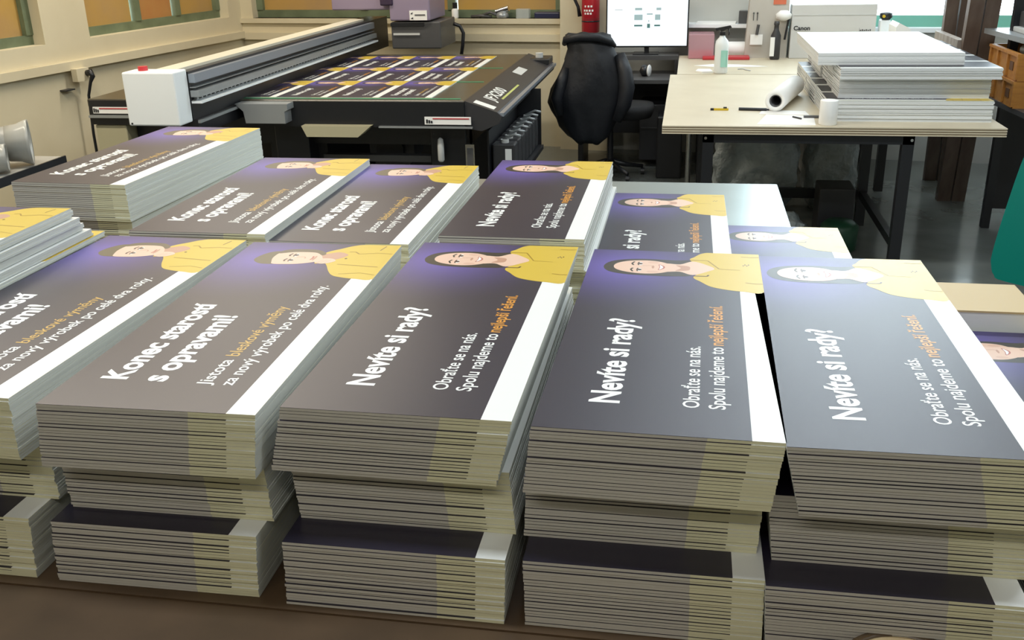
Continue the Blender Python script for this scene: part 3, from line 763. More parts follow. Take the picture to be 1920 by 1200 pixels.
# socket box, plug and cable on the left wall
so = thing('wall_socket', rp(.05, 2.52, -1.0), 'cream trunking socket box on left wall with black plug', 'socket')
MB().box(.0505, .10, 2.44, 2.58, -.985, -.89, M_wall, TR).part('socket_box', so)
MB().box(.0, .06, 2.58, 2.68, -1.045, -1.035, M_black2, TR).part('bracket', so)
mb = MB(); mb.tube([rp(.101, 2.47, -.93), rp(.135, 2.47, -.925), rp(.15, 2.47, -.955), rp(.13, 2.48, -1.0), rp(.10, 2.49, -1.1), rp(.09, 2.50, -1.4), rp(.09, 2.50, -1.87)], [.022, .028, .020, .012, .011, .011, .011], M_black)
mb.obj('power_cable', 'black plug and cable running down the left wall', 'cable')
cbn = thing('beige_cabinet', (-3.56, 5.84, 0), 'beige box cabinet below the left end of the printer', 'cabinet')
MB().rbox(-3.67, -3.46, 5.70, 5.98, 0, Z(-1.06), .006, M_beige).part('body', cbn)
MB().cyl((-3.53, 5.69, Z(-1.20)), (-3.53, 5.699, Z(-1.20)), .014, M_lgrey).part('knob', cbn, 'white knob')

# ------------------------------------------------------------------ back wall sill things
o = thing('small_bottle', rp(2.26, -.02, -.715), 'small white bottle with black cap on the back window sill', 'bottle')
mb = MB(); mb.lathe(rp(2.26, -.02, -.715), [(.030, 0), (.032, .01), (.032, .075), (.018, .09)], M_paper, 16); mb.part('body', o)
MB().cyl(rp(2.26, -.02, -.625), rp(2.26, -.02, -.575), .022, M_black).part('cap', o)
mb = MB()
for k, (a0, a1) in enumerate([(2.42, 2.62), (2.50, 2.72)]):
    mb.tube([rp(a0, -.02, -.70), rp((a0 + a1) / 2, 0, -.69 + .03 * k), rp(a1, -.02, -.70)], .014, M_dgrey)
mb.lathe(rp(2.72, -.03, -.71), [(.055, 0), (.06, .02), (.05, .045), (.02, .06)], M_grey, 18); mb.cyl(rp(2.66, -.03, -.66), rp(2.78, -.03, -.625), .028, M_chrome)
mb.obj('tape_dispenser', 'silver and black tape gun on back window sill', 'tape dispenser')
mb = MB(); mb.box(2.86, 2.98, -.06, .0, -.714, -.63, M_clear, TR); mb.obj('clear_plastic_box', 'clear plastic box on back window sill beside navy case', 'box')
mb = MB(); mb.rbox(3.03, 3.27, -.10, .0, -.715, -.66, .012, M_navy, T=TR); mb.obj('navy_case', 'dark navy flat case at right end of back sill', 'case')

# fire extinguisher on the pilaster
e = thing('fire_extinguisher', rp(3.60, .17, -.83), 'red fire extinguisher with black hose on the pillar above the jacket', 'fire extinguisher')
mb = MB(); mb.lathe(rp(3.60, .19, -.83), [(.05, 0), (.078, .02), (.078, .42), (.06, .48), (.025, .51)], M_red, 28); mb.part('cylinder', e)
mb = MB(); mb.lathe(rp(3.60, .19, -.70), [(.0788, 0), (.0788, .002)], M_dgrey, 28)
mb.lathe(rp(3.60, .19, -.725), [(.079, 0), (.079, .012)], M_black, 28); mb.part('band', e)
mb = MB()
def TE(z0):
    def f(a, b):
        an = (a - .06) / .079; c = C0 + U * 3.60 + V * .19
        return c + U * (.0792 * math.sin(an)) + V * (.0792 * math.cos(an)) + Vector((0, 0, Z(z0) + b))
    return f
for zz, row in ((-.60, (.02, .05, .075)), (-.635, (.012, .035, .06, .085)), (-.66, (.02, .045, .07))):
    for a0 in row:
        f = TE(zz); mb.add([f(a0, 0), f(a0 + .016, 0), f(a0 + .016, .016), f(a0, .016)], [(0, 1, 2, 3)], M_paper)
mb.part('printed_label', e, 'white printed lines')
mb = MB(); mb.tube([rp(3.58, .18, -.30), rp(3.47, .20, -.36), rp(3.43, .20, -.48), rp(3.49, .20, -.60), rp(3.505, .20, -.68)], [.014, .014, .014, .014, .018], M_black); mb.part('hose', e)
mb = MB(); mb.box(3.56, 3.64, .10, .20, -.32, -.28, M_black, TR); mb.part('valve', e)

# ------------------------------------------------------------------ desk with monitor
d = thing('computer_desk', (-.45, 8.75, 0), 'dark grey computer desk with raised monitor shelf against back wall', 'desk')
MB().box(-.92, -.02, 8.35, 8.95, Z(-1.17), Z(-1.14), M_dgrey).part('desktop', d)
mb = MB(); mb.box(-.90, -.08, 8.70, 8.98, Z(-1.02), Z(-.985), M_dgrey); mb.box(-.90, -.87, 8.70, 8.98, Z(-1.14), Z(-1.02), M_black2); mb.box(-.11, -.08, 8.70, 8.98, Z(-1.14), Z(-1.02), M_black2); mb.part('monitor_shelf', d)
MB().box(-.90, -.04, 8.9, 8.93, 0.2, Z(-1.17), M_black2).part('back_panel', d)
mb = MB(); mb.rbox(-.38, -.05, 8.42, 8.85, .06, Z(-1.35), .005, M_black2); dr = mb.part('drawer_unit', d)
MB().box(-.37, -.06, 8.415, 8.42, Z(-1.55), Z(-1.54), M_dgrey).part('drawer_gap', dr)
for x in (-.88, -.06):
    MB().box(x - .02, x + .02, 8.4, 8.9, 0, Z(-1.17), M_black2).part('leg', d)
mo = thing('monitor', (-.36, 8.82, Z(-.985)), 'flat monitor with lit white screen on the computer desk', 'monitor')
mb = MB(); mb.rbox(-.705, -.005, 8.80, 8.84, Z(-.925), Z(-.51), .006, M_black); fr = mb.part('housing', mo)
TM = lambda x, z: (x, 8.7985, z)
mb = MB(); mb.add([(-.693, 8.799, Z(-.912)), (-.017, 8.799, Z(-.912)), (-.017, 8.799, Z(-.527)), (-.693, 8.799, Z(-.527))], [(0, 1, 2, 3)], M_scr)
def blk(x0, x1, z0, z1, m): mb.add([(x0, 8.7985, Z(z0)), (x1, 8.7985, Z(z0)), (x1, 8.7985, Z(z1)), (x0, 8.7985, Z(z1))], [(0, 1, 2, 3)], m)
for x0, x1, z0, z1, m in [(-.63, -.565, -.617, -.612, M_scr_b), (-.46, -.40, -.62, -.60, M_scr_b), (-.36, -.31, -.655, -.648, M_scr_d), (-.28, -.24, -.62, -.60, M_scr_b),
                          (-.465, -.395, -.70, -.655, M_scr_b), (-.29, -.245, -.70, -.655, M_scr_b), (-.465, -.395, -.752, -.738, M_scr_d), (-.355, -.33, -.765, -.73, M_scr_d),
                          (-.295, -.245, -.752, -.738, M_scr_d), (-.345, -.34, -.715, -.70, M_scr_d)]: blk(x0, x1, z0, z1, m)
mb.part('screen', mo, 'lit white screen with small grey blocks')
mb = MB(); mb.box(-.375, -.335, 8.83, 8.86, Z(-.985), Z(-.75), M_black); mb.rbox(-.47, -.25, 8.76, 8.94, Z(-.985), Z(-.975), .003, M_black); mb.part('stand', mo)
mb = MB(); mb.lathe((-.36, 8.60, Z(-1.095)), [(.005, -.04), (.045, -.02), (.05, 0), (.045, .02), (.005, .04)], M_black, 20, axis=(1, 0, 0)); mb.lathe((-.325, 8.595, Z(-1.095)), [(.046, 0), (.050, .006), (.046, .012)], M_paper, 20, axis=(1, -.3, 0))
mb.obj('cable_reel', 'small black and white reel on desk below the monitor', 'reel')
mb = MB(); mb.box(-.10, .02, 8.9, 8.905, Z(-1.14), Z(-1.13), M_black)

# ------------------------------------------------------------------ swivel chair and jacket
ch = thing('office_chair', (-.66, 8.05, 0), 'black office swivel chair hidden under a hanging jacket', 'chair')
mb = MB()
rings = []
for z, rx, ry in ((Z(-1.41), .16, .15), (Z(-1.39), .23, .22), (Z(-1.33), .25, .24), (Z(-1.30), .24, .23), (Z(-1.295), .18, .17)):
    rings.append([(-.50 + rx * math.copysign(abs(math.cos(t)) ** .7, math.cos(t)), 8.12 + ry * math.copysign(abs(math.sin(t)) ** .7, math.sin(t)), z) for t in [2 * math.pi * k / 32 for k in range(32)]])
mb.loft(rings, M_fabric); mb.part('seat', ch)
mb = MB(); rings = []
for z, rx, off in ((Z(-1.22), .17, 0), (Z(-1.1), .21, .01), (Z(-.92), .21, .0), (Z(-.80), .17, -.02), (Z(-.77), .10, -.02)):
    rings.append([(-.75 + rx * math.cos(t), 7.93 + off + .035 * math.sin(t), z) for t in [2 * math.pi * k / 24 for k in range(24)]])
mb.loft(rings, M_fabric); mb.part('backrest', ch)
MB().tube([(-.72, 7.96, Z(-1.15)), (-.70, 7.95, Z(-1.38)), (-.60, 8.05, Z(-1.42))], .02, M_black).part('back_bar', ch)
MB().cyl((-.60, 8.06, .12), (-.60, 8.06, Z(-1.40)), .028, M_black, .022).part('gas_column', ch)
for k in range(5):
    a_ = 2 * math.pi * k / 5 + .3
    e1 = Vector((-.60 + .28 * math.cos(a_), 8.06 + .28 * math.sin(a_), .07))
    lg = MB().tube([(-.60, 8.06, .13), tuple((Vector((-.60, 8.06, .11)) + e1) / 2), tuple(e1)], [.026, .02, .015], M_black).part('base_leg', ch)
    mb = MB(); mb.cyl(e1 + Vector((-.015, 0, -.042)), e1 + Vector((.015, 0, -.042)), .028, M_black); mb.part('caster', lg)
for sx in (1,):
    pass
mb = MB(); N = 64; rings = []
prof = [  # z, left x, right x, y centre, half depth
    (-.735, -.86, -.74, 7.92, .03), (-.73, -.93, -.66, 7.92, .06), (-.745, -.955, -.60, 7.92, .085), (-.79, -.945, -.585, 7.92, .10), (-.83, -.93, -.565, 7.92, .11),
    (-.90, -.945, -.53, 7.91, .12), (-.99, -.98, -.49, 7.91, .125), (-1.08, -1.025, -.455, 7.91, .13), (-1.16, -1.075, -.455, 7.91, .13),
    (-1.25, -1.095, -.47, 7.91, .125), (-1.31, -1.06, -.49, 7.91, .12), (-1.37, -1.02, -.525, 7.91, .11), (-1.44, -1.0, -.56, 7.91, .10), (-1.52, -.94, -.60, 7.91, .09), (-1.575, -.86, -.66, 7.91, .06)]
for i, (z, xl, xr, yc, hd) in enumerate(prof):
    cx_, rx = (xl + xr) / 2, (xr - xl) / 2; R_ = []
    for k in range(N):
        t = 2 * math.pi * k / N
        w = 1 + (.06 * math.sin(t * 5 + i * .5) + .03 * math.sin(t * 11 - i * .8)) * min(1, i / 5)
        R_.append((cx_ + rx * math.cos(t) * (1 + .02 * math.sin(3 * t + i)), yc + hd * w * math.sin(t), Z(z) + .012 * math.sin(t * 4 + i)))
    rings.append(R_)
mb.loft(rings, M_jacket)
jk = mb.obj('hanging_jacket', 'puffy black jacket draped over the back of the office chair', 'jacket')
mb = MB(); mb.tube([(-.955, 7.90, Z(-.80)), (-.94, 7.84, Z(-.765)), (-.82, 7.80, Z(-.74)), (-.68, 7.80, Z(-.745)), (-.60, 7.84, Z(-.775)), (-.57, 7.92, Z(-.82))], [.02, .028, .033, .033, .030, .02], M_jacket, 14); mb.part('collar', jk)
mb = MB(); mb.tube([(-.52, 7.86, Z(-.88)), (-.475, 7.82, Z(-1.0)), (-.455, 7.80, Z(-1.12)), (-.475, 7.80, Z(-1.25)), (-.53, 7.80, Z(-1.38))], [.04, .055, .06, .055, .035], M_jacket, 16); mb.part('sleeve', jk)
mb = MB(); mb.tube([(-.93, 7.85, Z(-.98)), (-.97, 7.82, Z(-1.08)), (-1.01, 7.80, Z(-1.2)), (-.98, 7.81, Z(-1.34))], [.03, .045, .05, .03], M_jacket, 16); mb.part('sleeve', jk)

# ------------------------------------------------------------------ worktables on the right
def worktable(name, x0, x1, y0, y1, label, legs, lower=True):
    t = thing(name, ((x0 + x1) / 2, (y0 + y1) / 2, 0), label, 'table')
    mb = MB(); n = 7
    for k in range(n):
        z0 = Z(-1.045) + .045 * k / n; z1 = Z(-1.045) + .045 * (k + 1) / n
        m = M_ply if k % 2 == 0 else mat('plywood_dark_ply', (.20, .15, .09), .6)
        ins = 0 if k % 2 == 0 else .002
        mb.box(x0 + ins, x1 - ins, y0 + ins, y1 - ins, z0, z1, m)
    mb.part('tabletop', t)
    mb = MB()
    lx0, lx1, ly0, ly1 = legs
    for y in (ly0, ly1 - .05): mb.box(lx0, lx1, y, y + .05, Z(-1.095), Z(-1.0455), M_black)
    for x in (lx0, lx1 - .05): mb.box(x, x + .05, ly0, ly1, Z(-1.095), Z(-1.0455), M_black)
    mb.part('top_rail', t)
    for x in (lx0, lx1 - .06):
        for y in (ly0, ly1 - .06):
            MB().box(x, x + .06, y, y + .06, 0, Z(-1.046), M_black).part('leg', t)
    if lower:
        mb = MB(); mb.box(lx0 + .06, lx1 - .06, ly1 - .05, ly1 - .01, Z(-1.70), Z(-1.635), M_black)
        mb.part('lower_rail', t)
        for x in (lx0 + .01, lx1 - .05): MB().box(x, x + .04, ly0 + .06, ly1 - .06, Z(-1.69), Z(-1.64), M_black).part('side_rail', t)
    return t
t1 = worktable('plywood_worktable', -.125, 1.665, 5.52, 7.62, 'big plywood worktable on black steel legs, carrying the white board piles', (.10, 1.215, 5.40 + .14, 6.78))
t2 = worktable('plywood_worktable', -.075, 1.70, 7.64, 8.86, 'second plywood worktable farther back under the white cartons', (.10, 1.5, 7.7, 8.80), False)
mb = MB()
for x in (.115, 1.20): 
    for z in (-1.07,): mb.cyl((x, 5.535, Z(z)), (x, 5.54, Z(z)), .008, M_chrome, n=10)
for z in (-1.655, -1.68): mb.cyl((1.185, 6.714, Z(z)), (1.185, 6.72, Z(z)), .008, M_chrome, n=10)
mb.part('bolt', t1)
# piles of boards lying crosswise on the worktable
def cross_pile(x0, y0, z0, z1, w=.86, d=.285):
    n = int((z1 - z0) / PITCH)
    for i in range(n):
        zz = Z(z0) + i * (z1 - z0) / n
        x = x0 + random.uniform(-.003, .003); y = y0 + random.uniform(-.003, .003)
        q = lambda a, b, c: Vector((x + a, y + b, zz + c))
        tt = (z1 - z0) / n - .0004
        L, W = w, d
        v = [q(0, 0, 0), q(L, 0, 0), q(L, W, 0), q(0, W, 0), q(0, 0, tt), q(L, 0, tt), q(L, W, tt), q(0, W, tt)]
        REST.add(v, [(0, 3, 2, 1), (0, 1, 5, 4), (1, 2, 6, 5), (2, 3, 7, 6), (3, 0, 4, 7)], M_corew)
        # printed face: white band along the near side, dark print behind
        b = .04; s = .02
        tt += .0003; v = [q(0, 0, tt), q(L, 0, tt), q(L, b, tt), q(0, b, tt), q(L, W, tt), q(0, W, tt)]
        if i == n - 1 or random.random() < .12: REST.add(v, [(0, 1, 2, 3)], M_pwhite); REST.add(v, [(3, 2, 4, 5)], M_ink_edge)
for k in range(6):
    cross_pile(.77 + .004 * (k % 2), 5.70 + k * .29, -1.0, -.885 - (.0056 if k == 0 else 0))
board(ME_MAN, .77, 5.70 + .2856, Z(-.885) - .0052, -math.pi / 2, 'man poster board lying crosswise on the lowest front pile of the worktable', 'tops of the poster stacks', 1.06, .85)
for k in range(6):
    cross_pile(.835 + .006 * (k % 3), 5.785 + k * .29, -.885, -.775, .79, .28)
for k in range(5):
    cross_pile(.825, 5.72 + k * .29, -.775, -.715, .83, .28)
REST_DONE = None
LABW = ['topmost', 'second', 'third', 'fourth', 'fifth', 'sixth', 'seventh', 'eighth', 'ninth', 'tenth', 'eleventh', 'lowest']
for i in range(12):
    mb = MB(); jx, jy = random.uniform(-.002, .002), random.uniform(-.003, .003)
    mb.box(.715 + jx, 1.485 + jx, 5.84 + jy, 7.06 + jy, Z(-.648) - (i + 1) * .0055, Z(-.648) - i * .0055 - .0004, M_corew)
    mb.obj('blank_board', f'{LABW[i]} of the large blank white boards topping the worktable piles', 'board', 'blank white boards on the worktable')
# the text edge peeping from under the second layer
# small things on the worktable
TZ = Z(-1.0)
def standing_roll():
    mb = MB(); mb.lathe((.765, 5.60, TZ), [(.046, 0), (.048, .004), (.048, .128), (.046, .132), (.018, .132)], M_paper, 28); mb.obj('paper_roll', 'short white roll standing at worktable front before the board piles', 'roll')
standing_roll()
r = thing('film_roll', (.62, 6.2, TZ), 'white film roll with dark hollow core lying against the board piles', 'roll')
p0, p1 = Vector((.515, 6.00, TZ + .062)), Vector((.685, 6.66, TZ + .062))
dd = (p1 - p0).normalized(); LN = (p1 - p0).length
mb = MB(); mb.lathe(p0, [(.060, 0), (.060, LN), (.036, LN), (.036, 0)], M_paper, 32, axis=dd, closed=True); mb.part('film', r)
mb = MB(); mb.lathe(p0, [(.0358, .003), (.0358, LN - .003), (.030, LN - .003), (.030, .003)], M_dgrey, 32, axis=dd, closed=True); mb.part('core', r, 'dark core')
def sheet(name, pts, label, z=0, m=M_paper, cat='paper', th=.0015):
    mb = MB(); mb.prism(pts, TZ + z, TZ + z + th, m, axis='z'); return mb.obj(name, label, cat)
sheet('paper_sheet', [(.39, 5.58), (.70, 5.57), (.72, 5.86), (.46, 5.90)], 'printed white paper sheet at the worktable front edge')
sheet('paper_sheet', [(.42, 5.92), (.70, 5.89), (.69, 6.02), (.45, 6.06)], 'white paper sheet lying behind the front printed sheet')
mb = MB(); mb.cyl((.60, 5.80, TZ + .006), (.64, 5.74, TZ + .006), .005, M_black, n=8); mb.obj('pen', 'short black pen on the printed paper sheet', 'pen')
mb = MB(); mb.box(.66, .76, 5.79, 5.82, TZ + .0018, TZ + .012, M_dgrey); mb.obj('scraper', 'dark scraper on the paper beside the standing roll', 'tool')
mb = MB(); mb.cyl((.31, 6.04, TZ + .009), (.47, 6.02, TZ + .009), .009, M_black, n=12); mb.cyl((.47, 6.02, TZ + .009), (.485, 6.018, TZ + .009), .005, M_black, n=12); mb.obj('marker_pen', 'thick black marker lying left of the film roll', 'pen')
k_ = thing('cutter_knife', (.19, 6.04, TZ), 'yellow cutter knife with black tip on the worktable', 'knife')
mb = MB(); mb.box(.165, .25, 6.03, 6.045, TZ, TZ + .012, M_yel); mb.part('handle', k_)
mb = MB(); mb.box(.145, .165, 6.03, 6.045, TZ, TZ + .012, M_black); mb.box(.22, .24, 6.03, 6.045, TZ + .0121, TZ + .02, M_black); mb.part('slider', k_)
b = thing('spray_bottle', (.245, 7.70, TZ), 'white spray bottle with mint label and black trigger', 'bottle')
mb = MB(); rings = []
for h, rx, ry in ((0, .043, .035), (.01, .05, .04), (.20, .05, .04), (.235, .045, .036), (.262, .022, .02), (.275, .018, .018)):
    rings.append([(.245 + rx * math.cos(2 * math.pi * k / 28), 7.70 + ry * math.sin(2 * math.pi * k / 28), TZ + h) for k in range(28)])
mb.loft(rings, M_whitep); mb.part('body', b)
mb = MB(); mb.box(.24, .282, 7.652, 7.657, TZ + .05, TZ + .17, M_mint); mb.box(.281, .289, 7.652, 7.66, TZ + .05, TZ + .17, M_mint); mb.part('label', b, 'mint green label')
mb = MB(); mb.cyl((.245, 7.70, TZ + .275), (.245, 7.70, TZ + .30), .022, M_black); mb.prism([(.19, TZ + .325), (.30, TZ + .345), (.31, TZ + .33), (.27, TZ + .318), (.235, TZ + .30), (.225, TZ + .315), (.20, TZ + .305)], 7.688, 7.712, M_black)
mb.tube([(.285, 7.70, TZ + .325), (.293, 7.70, TZ + .29), (.29, 7.70, TZ + .275)], .005, M_black, 8); mb.part('trigger', b)
sheet('paper_sheet', [(.05, 8.15), (.25, 8.05), (.62, 8.10), (.40, 8.22), (.20, 8.25)], 'white paper spread behind the spray bottle')
sheet('cloth', [(.06, 7.76), (.11, 7.70), (.19, 7.72), (.17, 7.86), (.08, 7.86)], 'folded white cloth left of the spray bottle', 0, M_paper, 'cloth', .012)
mb = MB(); mb.tube([(.38, 7.90, TZ + .005), (.42, 7.93, TZ + .005), (.44, 7.86, TZ + .005), (.47, 7.82, TZ + .005)], .004, M_lgrey, 8); mb.obj('wire_clip', 'thin grey wire clip right of the spray bottle', 'clip')
mb = MB(); mb.rbox(.12, .50, 8.52, 8.66, TZ, TZ + .025, .006, M_redp); mb.obj('red_tray', 'low red plastic tray behind the spray bottle', 'tray')
mb = MB(); mb.rbox(.0, .21, 8.60, 8.84, TZ, TZ + .20, .008, M_pink); mb.box(.01, .20, 8.62, 8.82, TZ + .003, TZ + .05, M_skin2 if False else M_redp); mb.obj('pink_box', 'transparent pink plastic box on table beside the monitor', 'box')
mb = MB(); mb.lathe((.30, 8.76, TZ + .062), [(.06, 0), (.062, .01), (.062, .16), (.06, .17)], M_paper, 24, axis=(1, 0, 0)); mb.obj('white_canister', 'white canister lying behind red tray', 'canister')
mb = MB(); mb.rbox(.22, .29, 8.70, 8.78, TZ, TZ + .11, .006, M_cartonb); mb.obj('small_beige_box', 'small beige box between the pink box and canister', 'box')
c = thing('upright_carton', (.63, 8.72, TZ), 'tall beige carton with arrows standing left of the lettered carton', 'box')
mb = MB(); mb.prism([(.46, TZ), (.80, TZ), (.80, Z(-.40)), (.49, Z(-.40))], 8.66, 8.82, M_cartonb); mb.part('body', c)
mb = MB()
for x in (.515, .545): mb.box(x, x + .006, 8.655, 8.659, Z(-.70), Z(-.64), M_dgrey); mb.prism([(x - .006, Z(-.645)), (x + .012, Z(-.645)), (x + .003, Z(-.632))], 8.655, 8.659, M_dgrey)
mb.box(.67, .77, 8.655, 8.659, Z(-.575), Z(-.53), M_orange); mb.part('print', c, 'dark arrows and orange patch')
bb = thing('dark_bottle', (.70, 8.56, TZ), 'dark bottle with white label in front of the beige carton', 'bottle')
mb = MB(); mb.lathe((.70, 8.56, TZ), [(.035, 0), (.04, .01), (.04, .19), (.02, .235), (.018, .27), (.022, .275), (.02, .30)], M_black2, 20); mb.part('body', bb)
mb = MB(); mb.box(.655, .69, 8.515, 8.518, TZ + .03, TZ + .18, M_paper); mb.part('label', bb)
mb = MB(); mb.box(.50, .60, 8.63, 8.655, TZ + .11, TZ + .19, M_paper); mb.cyl((.55, 8.63, TZ + .19), (.56, 8.63, TZ + .27), .012, M_dgrey); mb.obj('tool_holder', 'white tool holder with dark tools taped on the beige carton', 'holder')
mb = MB(); mb.cyl((.775, 8.62, TZ + .15), (.80, 8.62, TZ + .34), .009, M_black); mb.lathe((.755, 8.62, TZ + .30), [(.02, 0), (.06, .02), (.065, .05), (.03, .08)], M_paper, 20); mb.obj('white_brush', 'white round brush hanging between the two cartons', 'brush')
c = thing('lettered_carton', (1.16, 8.9, TZ), 'large grey white carton lettered Canon at back of worktable', 'box')
mb = MB(); mb.rbox(.82, 1.48, 8.62, 8.84, TZ, Z(-.578), .004, M_carton)
mb.box(.83, 1.47, 8.617, 8.62, Z(-.66), Z(-.657), M_lgrey)
mb.part('body', c)
mb = MB(); put_text(mb, 'Canon', .13, .034, M_black, lambda a, b_: (.84 + a, 8.6165, Z(-.775) + b_), .03)
for q in range(6): mb.box(1.36 + q * .015, 1.37 + q * .015, 8.6165, 8.6168, Z(-.785), Z(-.775) + .004 * (q % 2), M_dgrey)
mb.box(1.355, 1.357, 8.6165, 8.6168, Z(-.79), Z(-.76), M_dgrey)
mb.part('lettering', c, 'black lettering')
mb = MB(); mb.rbox(1.51, 1.59, 8.60, 8.70, TZ, TZ + .30, .01, M_whitep); mb.obj('white_jug', 'white jug right of the lettered carton behind board piles', 'jug')
mb = MB()
mb.prism([(1.56, TZ), (1.695, TZ), (1.69, TZ + .20), (1.66, TZ + .27), (1.58, TZ + .31), (1.56, TZ + .28)], 8.2, 8.5, M_paper); mb.obj('paper_bag', 'crumpled white paper bag behind board piles near the window', 'bag')
mb = MB(); mb.lathe((1.555, 8.64, TZ + .30), [(.03, 0), (.05, .02), (.05, .05), (.02, .06)], M_black, 16)
mb.cyl((1.53, 8.585, TZ + .33), (1.53, 8.60, TZ + .33), .012, M_yel, n=10); mb.obj('trigger_head', 'black and yellow trigger head on the white jug', 'spray head')
# shelf on the back wall
mb = MB(); mb.box(4.40, 4.98, .013, .22, -.77, -.742, M_whitep, TR); sh = mb.obj('wall_shelf', 'white shelf on the grey back wall right of the monitor', 'shelf')
mb = MB(); mb.box(4.52, 4.85, .05, .2, -.742, -.728, M_paper, TR); mb.obj('paper_stack', 'flat stack of paper on the white wall shelf', 'paper')
mb = MB(); mb.box(4.87, 4.96, .05, .15, -.742, -.64, M_dgrey, TR); mb.obj('dark_canister', 'small dark box at right end of the wall shelf', 'box')

# under the worktable
def sack(name, cx, cy, w, dpt, h, label, m=M_sack, z0=0, cat='bag'):
    mb = MB(); N = 40; rings = []
    for i in range(15):
        f = i / 14; prof_ = math.sin(math.pi * min(1, .12 + f * .80)) ** .5 * (1 - .15 * f)
        R_ = []
        for k in range(N):
            t = 2 * math.pi * k / N
            wv = 1 + .06 * math.sin(4 * t + i * .9) + .05 * math.sin(9 * t - i * 1.3)
            R_.append((cx + w / 2 * prof_ * wv * math.copysign(abs(math.cos(t)) ** .75, math.cos(t)), cy + dpt / 2 * prof_ * wv * math.copysign(abs(math.sin(t)) ** .75, math.sin(t)), z0 + h * f + .012 * math.sin(3 * t + i)* (i > 0)))
        rings.append(R_)
    mb.loft(rings, m)
    return mb.obj(name, label, cat)
sack('plastic_sack', .50, 7.05, .62, .42, .72, 'milky plastic sack under the worktable beside its left leg')
sack('plastic_sack', 1.03, 7.25, .40, .40, .70, 'grey milky plastic sack under worktable beside its rear right leg')
mb = MB(); mb.rbox(.86, 1.08, 6.35, 6.6, 0.0, .34, .01, M_black2); mb.obj('black_bin', 'black plastic bin under the worktable by the rear leg', 'bin')
mb = MB(); mb.lathe((.97, 6.15, 0), [(.09, 0), (.11, .02), (.115, .16), (.08, .19)], mat('dark_green_plastic', (.01, .06, .03), .4), 24); mb.obj('green_bucket', 'dark green bucket on floor below worktable', 'bucket')
sack('small_sack', .62, 6.25, .36, .3, .2, 'small crumpled plastic sack on the floor below worktable rail')
mb = MB(); mb.rbox(.95, 1.35, 8.15, 8.45, 0, .42, .02, M_lgrey); mb.obj('grey_crate', 'grey plastic crate seen far below the second worktable', 'crate')
mb = MB(); mb.cyl((.035, 7.75, 0), (.035, 7.75, Z(-1.0456)), .022, M_chrome); mb.obj('steel_post', 'thin bright steel post left of the worktable leg', 'post')
mb = MB(); mb.rbox(-.22, -.02, 8.0, 8.3, 0, .50, .01, M_black); mb.obj('computer_tower', 'black computer tower on floor beside the worktable', 'computer')

# ------------------------------------------------------------------ timber frame, rack, crates
w = thing('timber_trestle', (2.0, 7.5, 0), 'tall dark brown timber trestle standing between worktable and rack', 'trestle')
def beam(p0, p1, wx, wy, m):
    p0, p1 = Vector(p0), Vector(p1)
    vs = []
    for p in (p0, p1):
        for sx, sy in ((-1, -1), (1, -1), (1, 1), (-1, 1)): vs.append(p + Vector((sx * wx / 2, sy * wy / 2, 0)))
    mb = MB(); mb.add(vs, [(0, 3, 2, 1), (4, 5, 6, 7), (0, 1, 5, 4), (1, 2, 6, 5), (2, 3, 7, 6), (3, 0, 4, 7)], m); return mb
beam((1.885, 7.48, 0), (1.79, 6.93, Z(-.20)), .090, .07, M_wood).part('post', w)
beam((1.985, 7.48, 0), (1.888, 6.93, Z(-.20)), .090, .07, M_wood).part('post', w)
beam((1.925, 8.12, 0), (1.80, 7.62, Z(-.20)), .085, .06, M_wood).part('post', w)
beam((2.02, 8.12, 0), (1.895, 7.62, Z(-.20)), .085, .06, M_wood).part('post', w)
mb = MB(); mb.box(1.80, 1.85, 7.30, 7.95, Z(-1.22), Z(-1.14), M_woodl); mb.part('cross_rail', w, 'worn grey cross rail')
mb = MB(); mb.box(1.75, 1.80, 7.12, 7.78, Z(-.80), Z(-.71), M_woodl); mb.part('cross_rail', w, 'worn grey cross rail')
mb = MB(); mb.box(1.80, 1.85, 7.06, 7.065, Z(-.62), Z(-.575), M_paper); mb.part('paper_tag', w, 'white tag')
rk = thing('steel_rack', (2.5, 6.7, 0), 'black steel rack at right edge holding orange crates', 'rack')
for (x, y) in ((1.965, 6.74), (1.945, 6.02)):
    MB().box(x, x + .05, y, y + .05, 0, Z(-.25), M_black).part('upright', rk)
for (x, y) in ((2.75, 6.9), (2.75, 6.02)):
    MB().box(x, x + .05, y, y + .05, 0, Z(-.25), M_black).part('upright', rk)
for z in (-1.02, -.62):
    mb = MB(); mb.prism([(1.93, 6.0), (1.86, 6.95), (2.8, 6.95), (2.8, 6.0)], Z(z) - .03, Z(z), M_grey if z > -1 else M_dgrey, axis='z'); mb.part('rack_shelf', rk)
MB().box(2.02, 2.8, 6.95, 6.97, Z(-1.8), Z(-.2), M_black2).part('back_panel', rk)
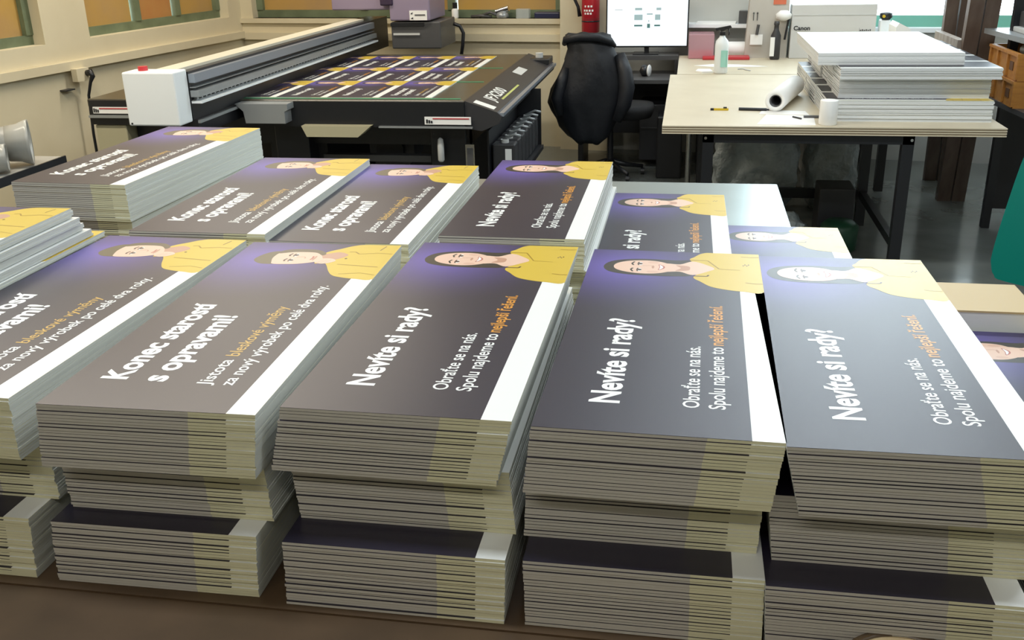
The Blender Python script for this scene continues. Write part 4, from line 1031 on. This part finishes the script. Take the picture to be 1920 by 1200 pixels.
def crate(x0, y0, z0, label):
    c = thing('wooden_crate', (x0 + .25, y0 + .3, Z(z0)), label, 'crate', 'orange wooden crates on the rack')
    h = .155
    mb = MB()
    for (a0, a1, b0, b1) in ((0, .015, 0, .6), (.40, .415, 0, .6), (.015, .40, 0, .015), (.015, .40, .585, .6)):
        mb.box(x0 + a0, x0 + a1, y0 + b0, y0 + b1, Z(z0), Z(z0) + h, M_crate)
    mb.box(x0 + .015, x0 + .40, y0 + .015, y0 + .585, Z(z0), Z(z0) + .012, M_crate); mb.part('body', c)
    mb = MB()
    for b0 in (0, .2, .4, .56): mb.box(x0 - .012, x0 - .0005, y0 + b0, y0 + b0 + .03, Z(z0) + .01, Z(z0) + h - .018, M_crate)
    mb.box(x0 - .015, x0 - .0005, y0, y0 + .6, Z(z0) + h - .017, Z(z0) + h, M_crate); mb.part('batten', c)
    mb = MB(); mb.box(x0 - .004, x0 - .0006, y0 + .10, y0 + .17, Z(z0) + .05, Z(z0) + .10, mat('crate_hole', (.12, .05, .015), .7)); mb.part('grip_hole', c)
crate(1.90, 6.28, -1.02, 'lower orange wooden crate on the black rack at right edge')
crate(1.90, 6.28, -.863, 'upper orange wooden crate stacked on the lower one at right edge')
mb = MB(); mb.tube([(2.0, 6.40, Z(-.78)), (2.05, 6.45, Z(-.72)), (2.0, 6.55, Z(-.71)), (2.1, 6.7, Z(-.78))], [.03, .035, .03, .03], M_film); mb.obj('wrapped_tool', 'shiny plastic wrapped tool lying in the upper crate', 'tool')
mb = MB(); mb.rbox(1.97, 2.6, 6.25, 6.75, Z(-.62), Z(-.59), .006, M_lgrey); mb.rbox(2.0, 2.55, 6.3, 6.75, Z(-.59), Z(-.50), .008, M_dgrey); mb.obj('paper_tray', 'dark tray with grey lid on the upper rack shelf', 'tray')
mb = MB(); mb.tube([(1.97, 6.15, Z(-.615)), (1.97, 6.15, Z(-.50)), (2.05, 6.2, Z(-.48)), (2.2, 6.22, Z(-.47))], .008, M_chrome, 8); mb.obj('wire_stand', 'thin bright wire stand on the upper rack shelf', 'stand')
fc = thing('white_cabinet', (2.75, 8.3, 0), 'white cabinet standing on floor behind the timber trestle', 'cabinet')
MB().rbox(2.45, 3.1, 7.25, 8.5, .10, Z(-1.10), .006, M_carton).part('body', fc)
MB().box(2.48, 3.05, 7.3, 8.45, 0, .10, M_black2).part('plinth', fc)

# teal chair at the right edge
tc_ = thing('teal_chair', (1.35, 3.05, 0), 'chair with large teal backrest cut off by the right photo edge', 'chair')
mb = MB(); dirx = Vector((.86, -.51, 0)); dny = Vector((.51, .86, 0)); o0 = Vector((.925, 3.02, 0))
poly = smooth_poly([(.0, Z(-.955)), (.012, Z(-.985)), (.05, Z(-1.0)), (.30, Z(-1.01)), (.52, Z(-1.0)), (.56, Z(-.95)), (.55, Z(-.7)), (.50, Z(-.42)), (.45, Z(-.38)), (.16, Z(-.38)), (.10, Z(-.42)), (.045, Z(-.60)), (.012, Z(-.80)), (-.002, Z(-.92))], 4)
TT_ = lambda p: o0 + dirx * p.x + dny * p.y + Vector((0, 0, p.z))
mb.prism(poly, 0, .05, M_teal, axis='y', T=TT_); mb.part('backrest', tc_)
mb = MB(); mb.rbox(.06, .54, .06, .52, Z(-1.42), Z(-1.34), .03, M_teal, T=TT_); mb.part('seat', tc_)
mb = MB(); mb.box(.26, .32, .0501, .08, Z(-1.38), Z(-.80), M_black, T=TT_); mb.part('back_bar', tc_)
mb = MB(); mb.cyl(TT_(Vector((.30, .28, .1))), TT_(Vector((.30, .28, Z(-1.42)))), .03, M_black); mb.part('gas_column', tc_)
for k in range(5):
    a_ = 2 * math.pi * k / 5 + .9; c_ = TT_(Vector((.30, .28, .1)))
    MB().tube([c_, c_ + Vector((.22 * math.cos(a_), .22 * math.sin(a_), -.07))], [.025, .018], M_black).part('base_leg', tc_)

# the rest of the boards
# (below)
REST.obj('poster_board', 'remaining poster boards in the rear stacks, left stacks and worktable piles', 'poster board', 'poster boards', 'stuff')

for o in list(bpy.data.objects):
    if '_w' in o.keys(): del o['_w']
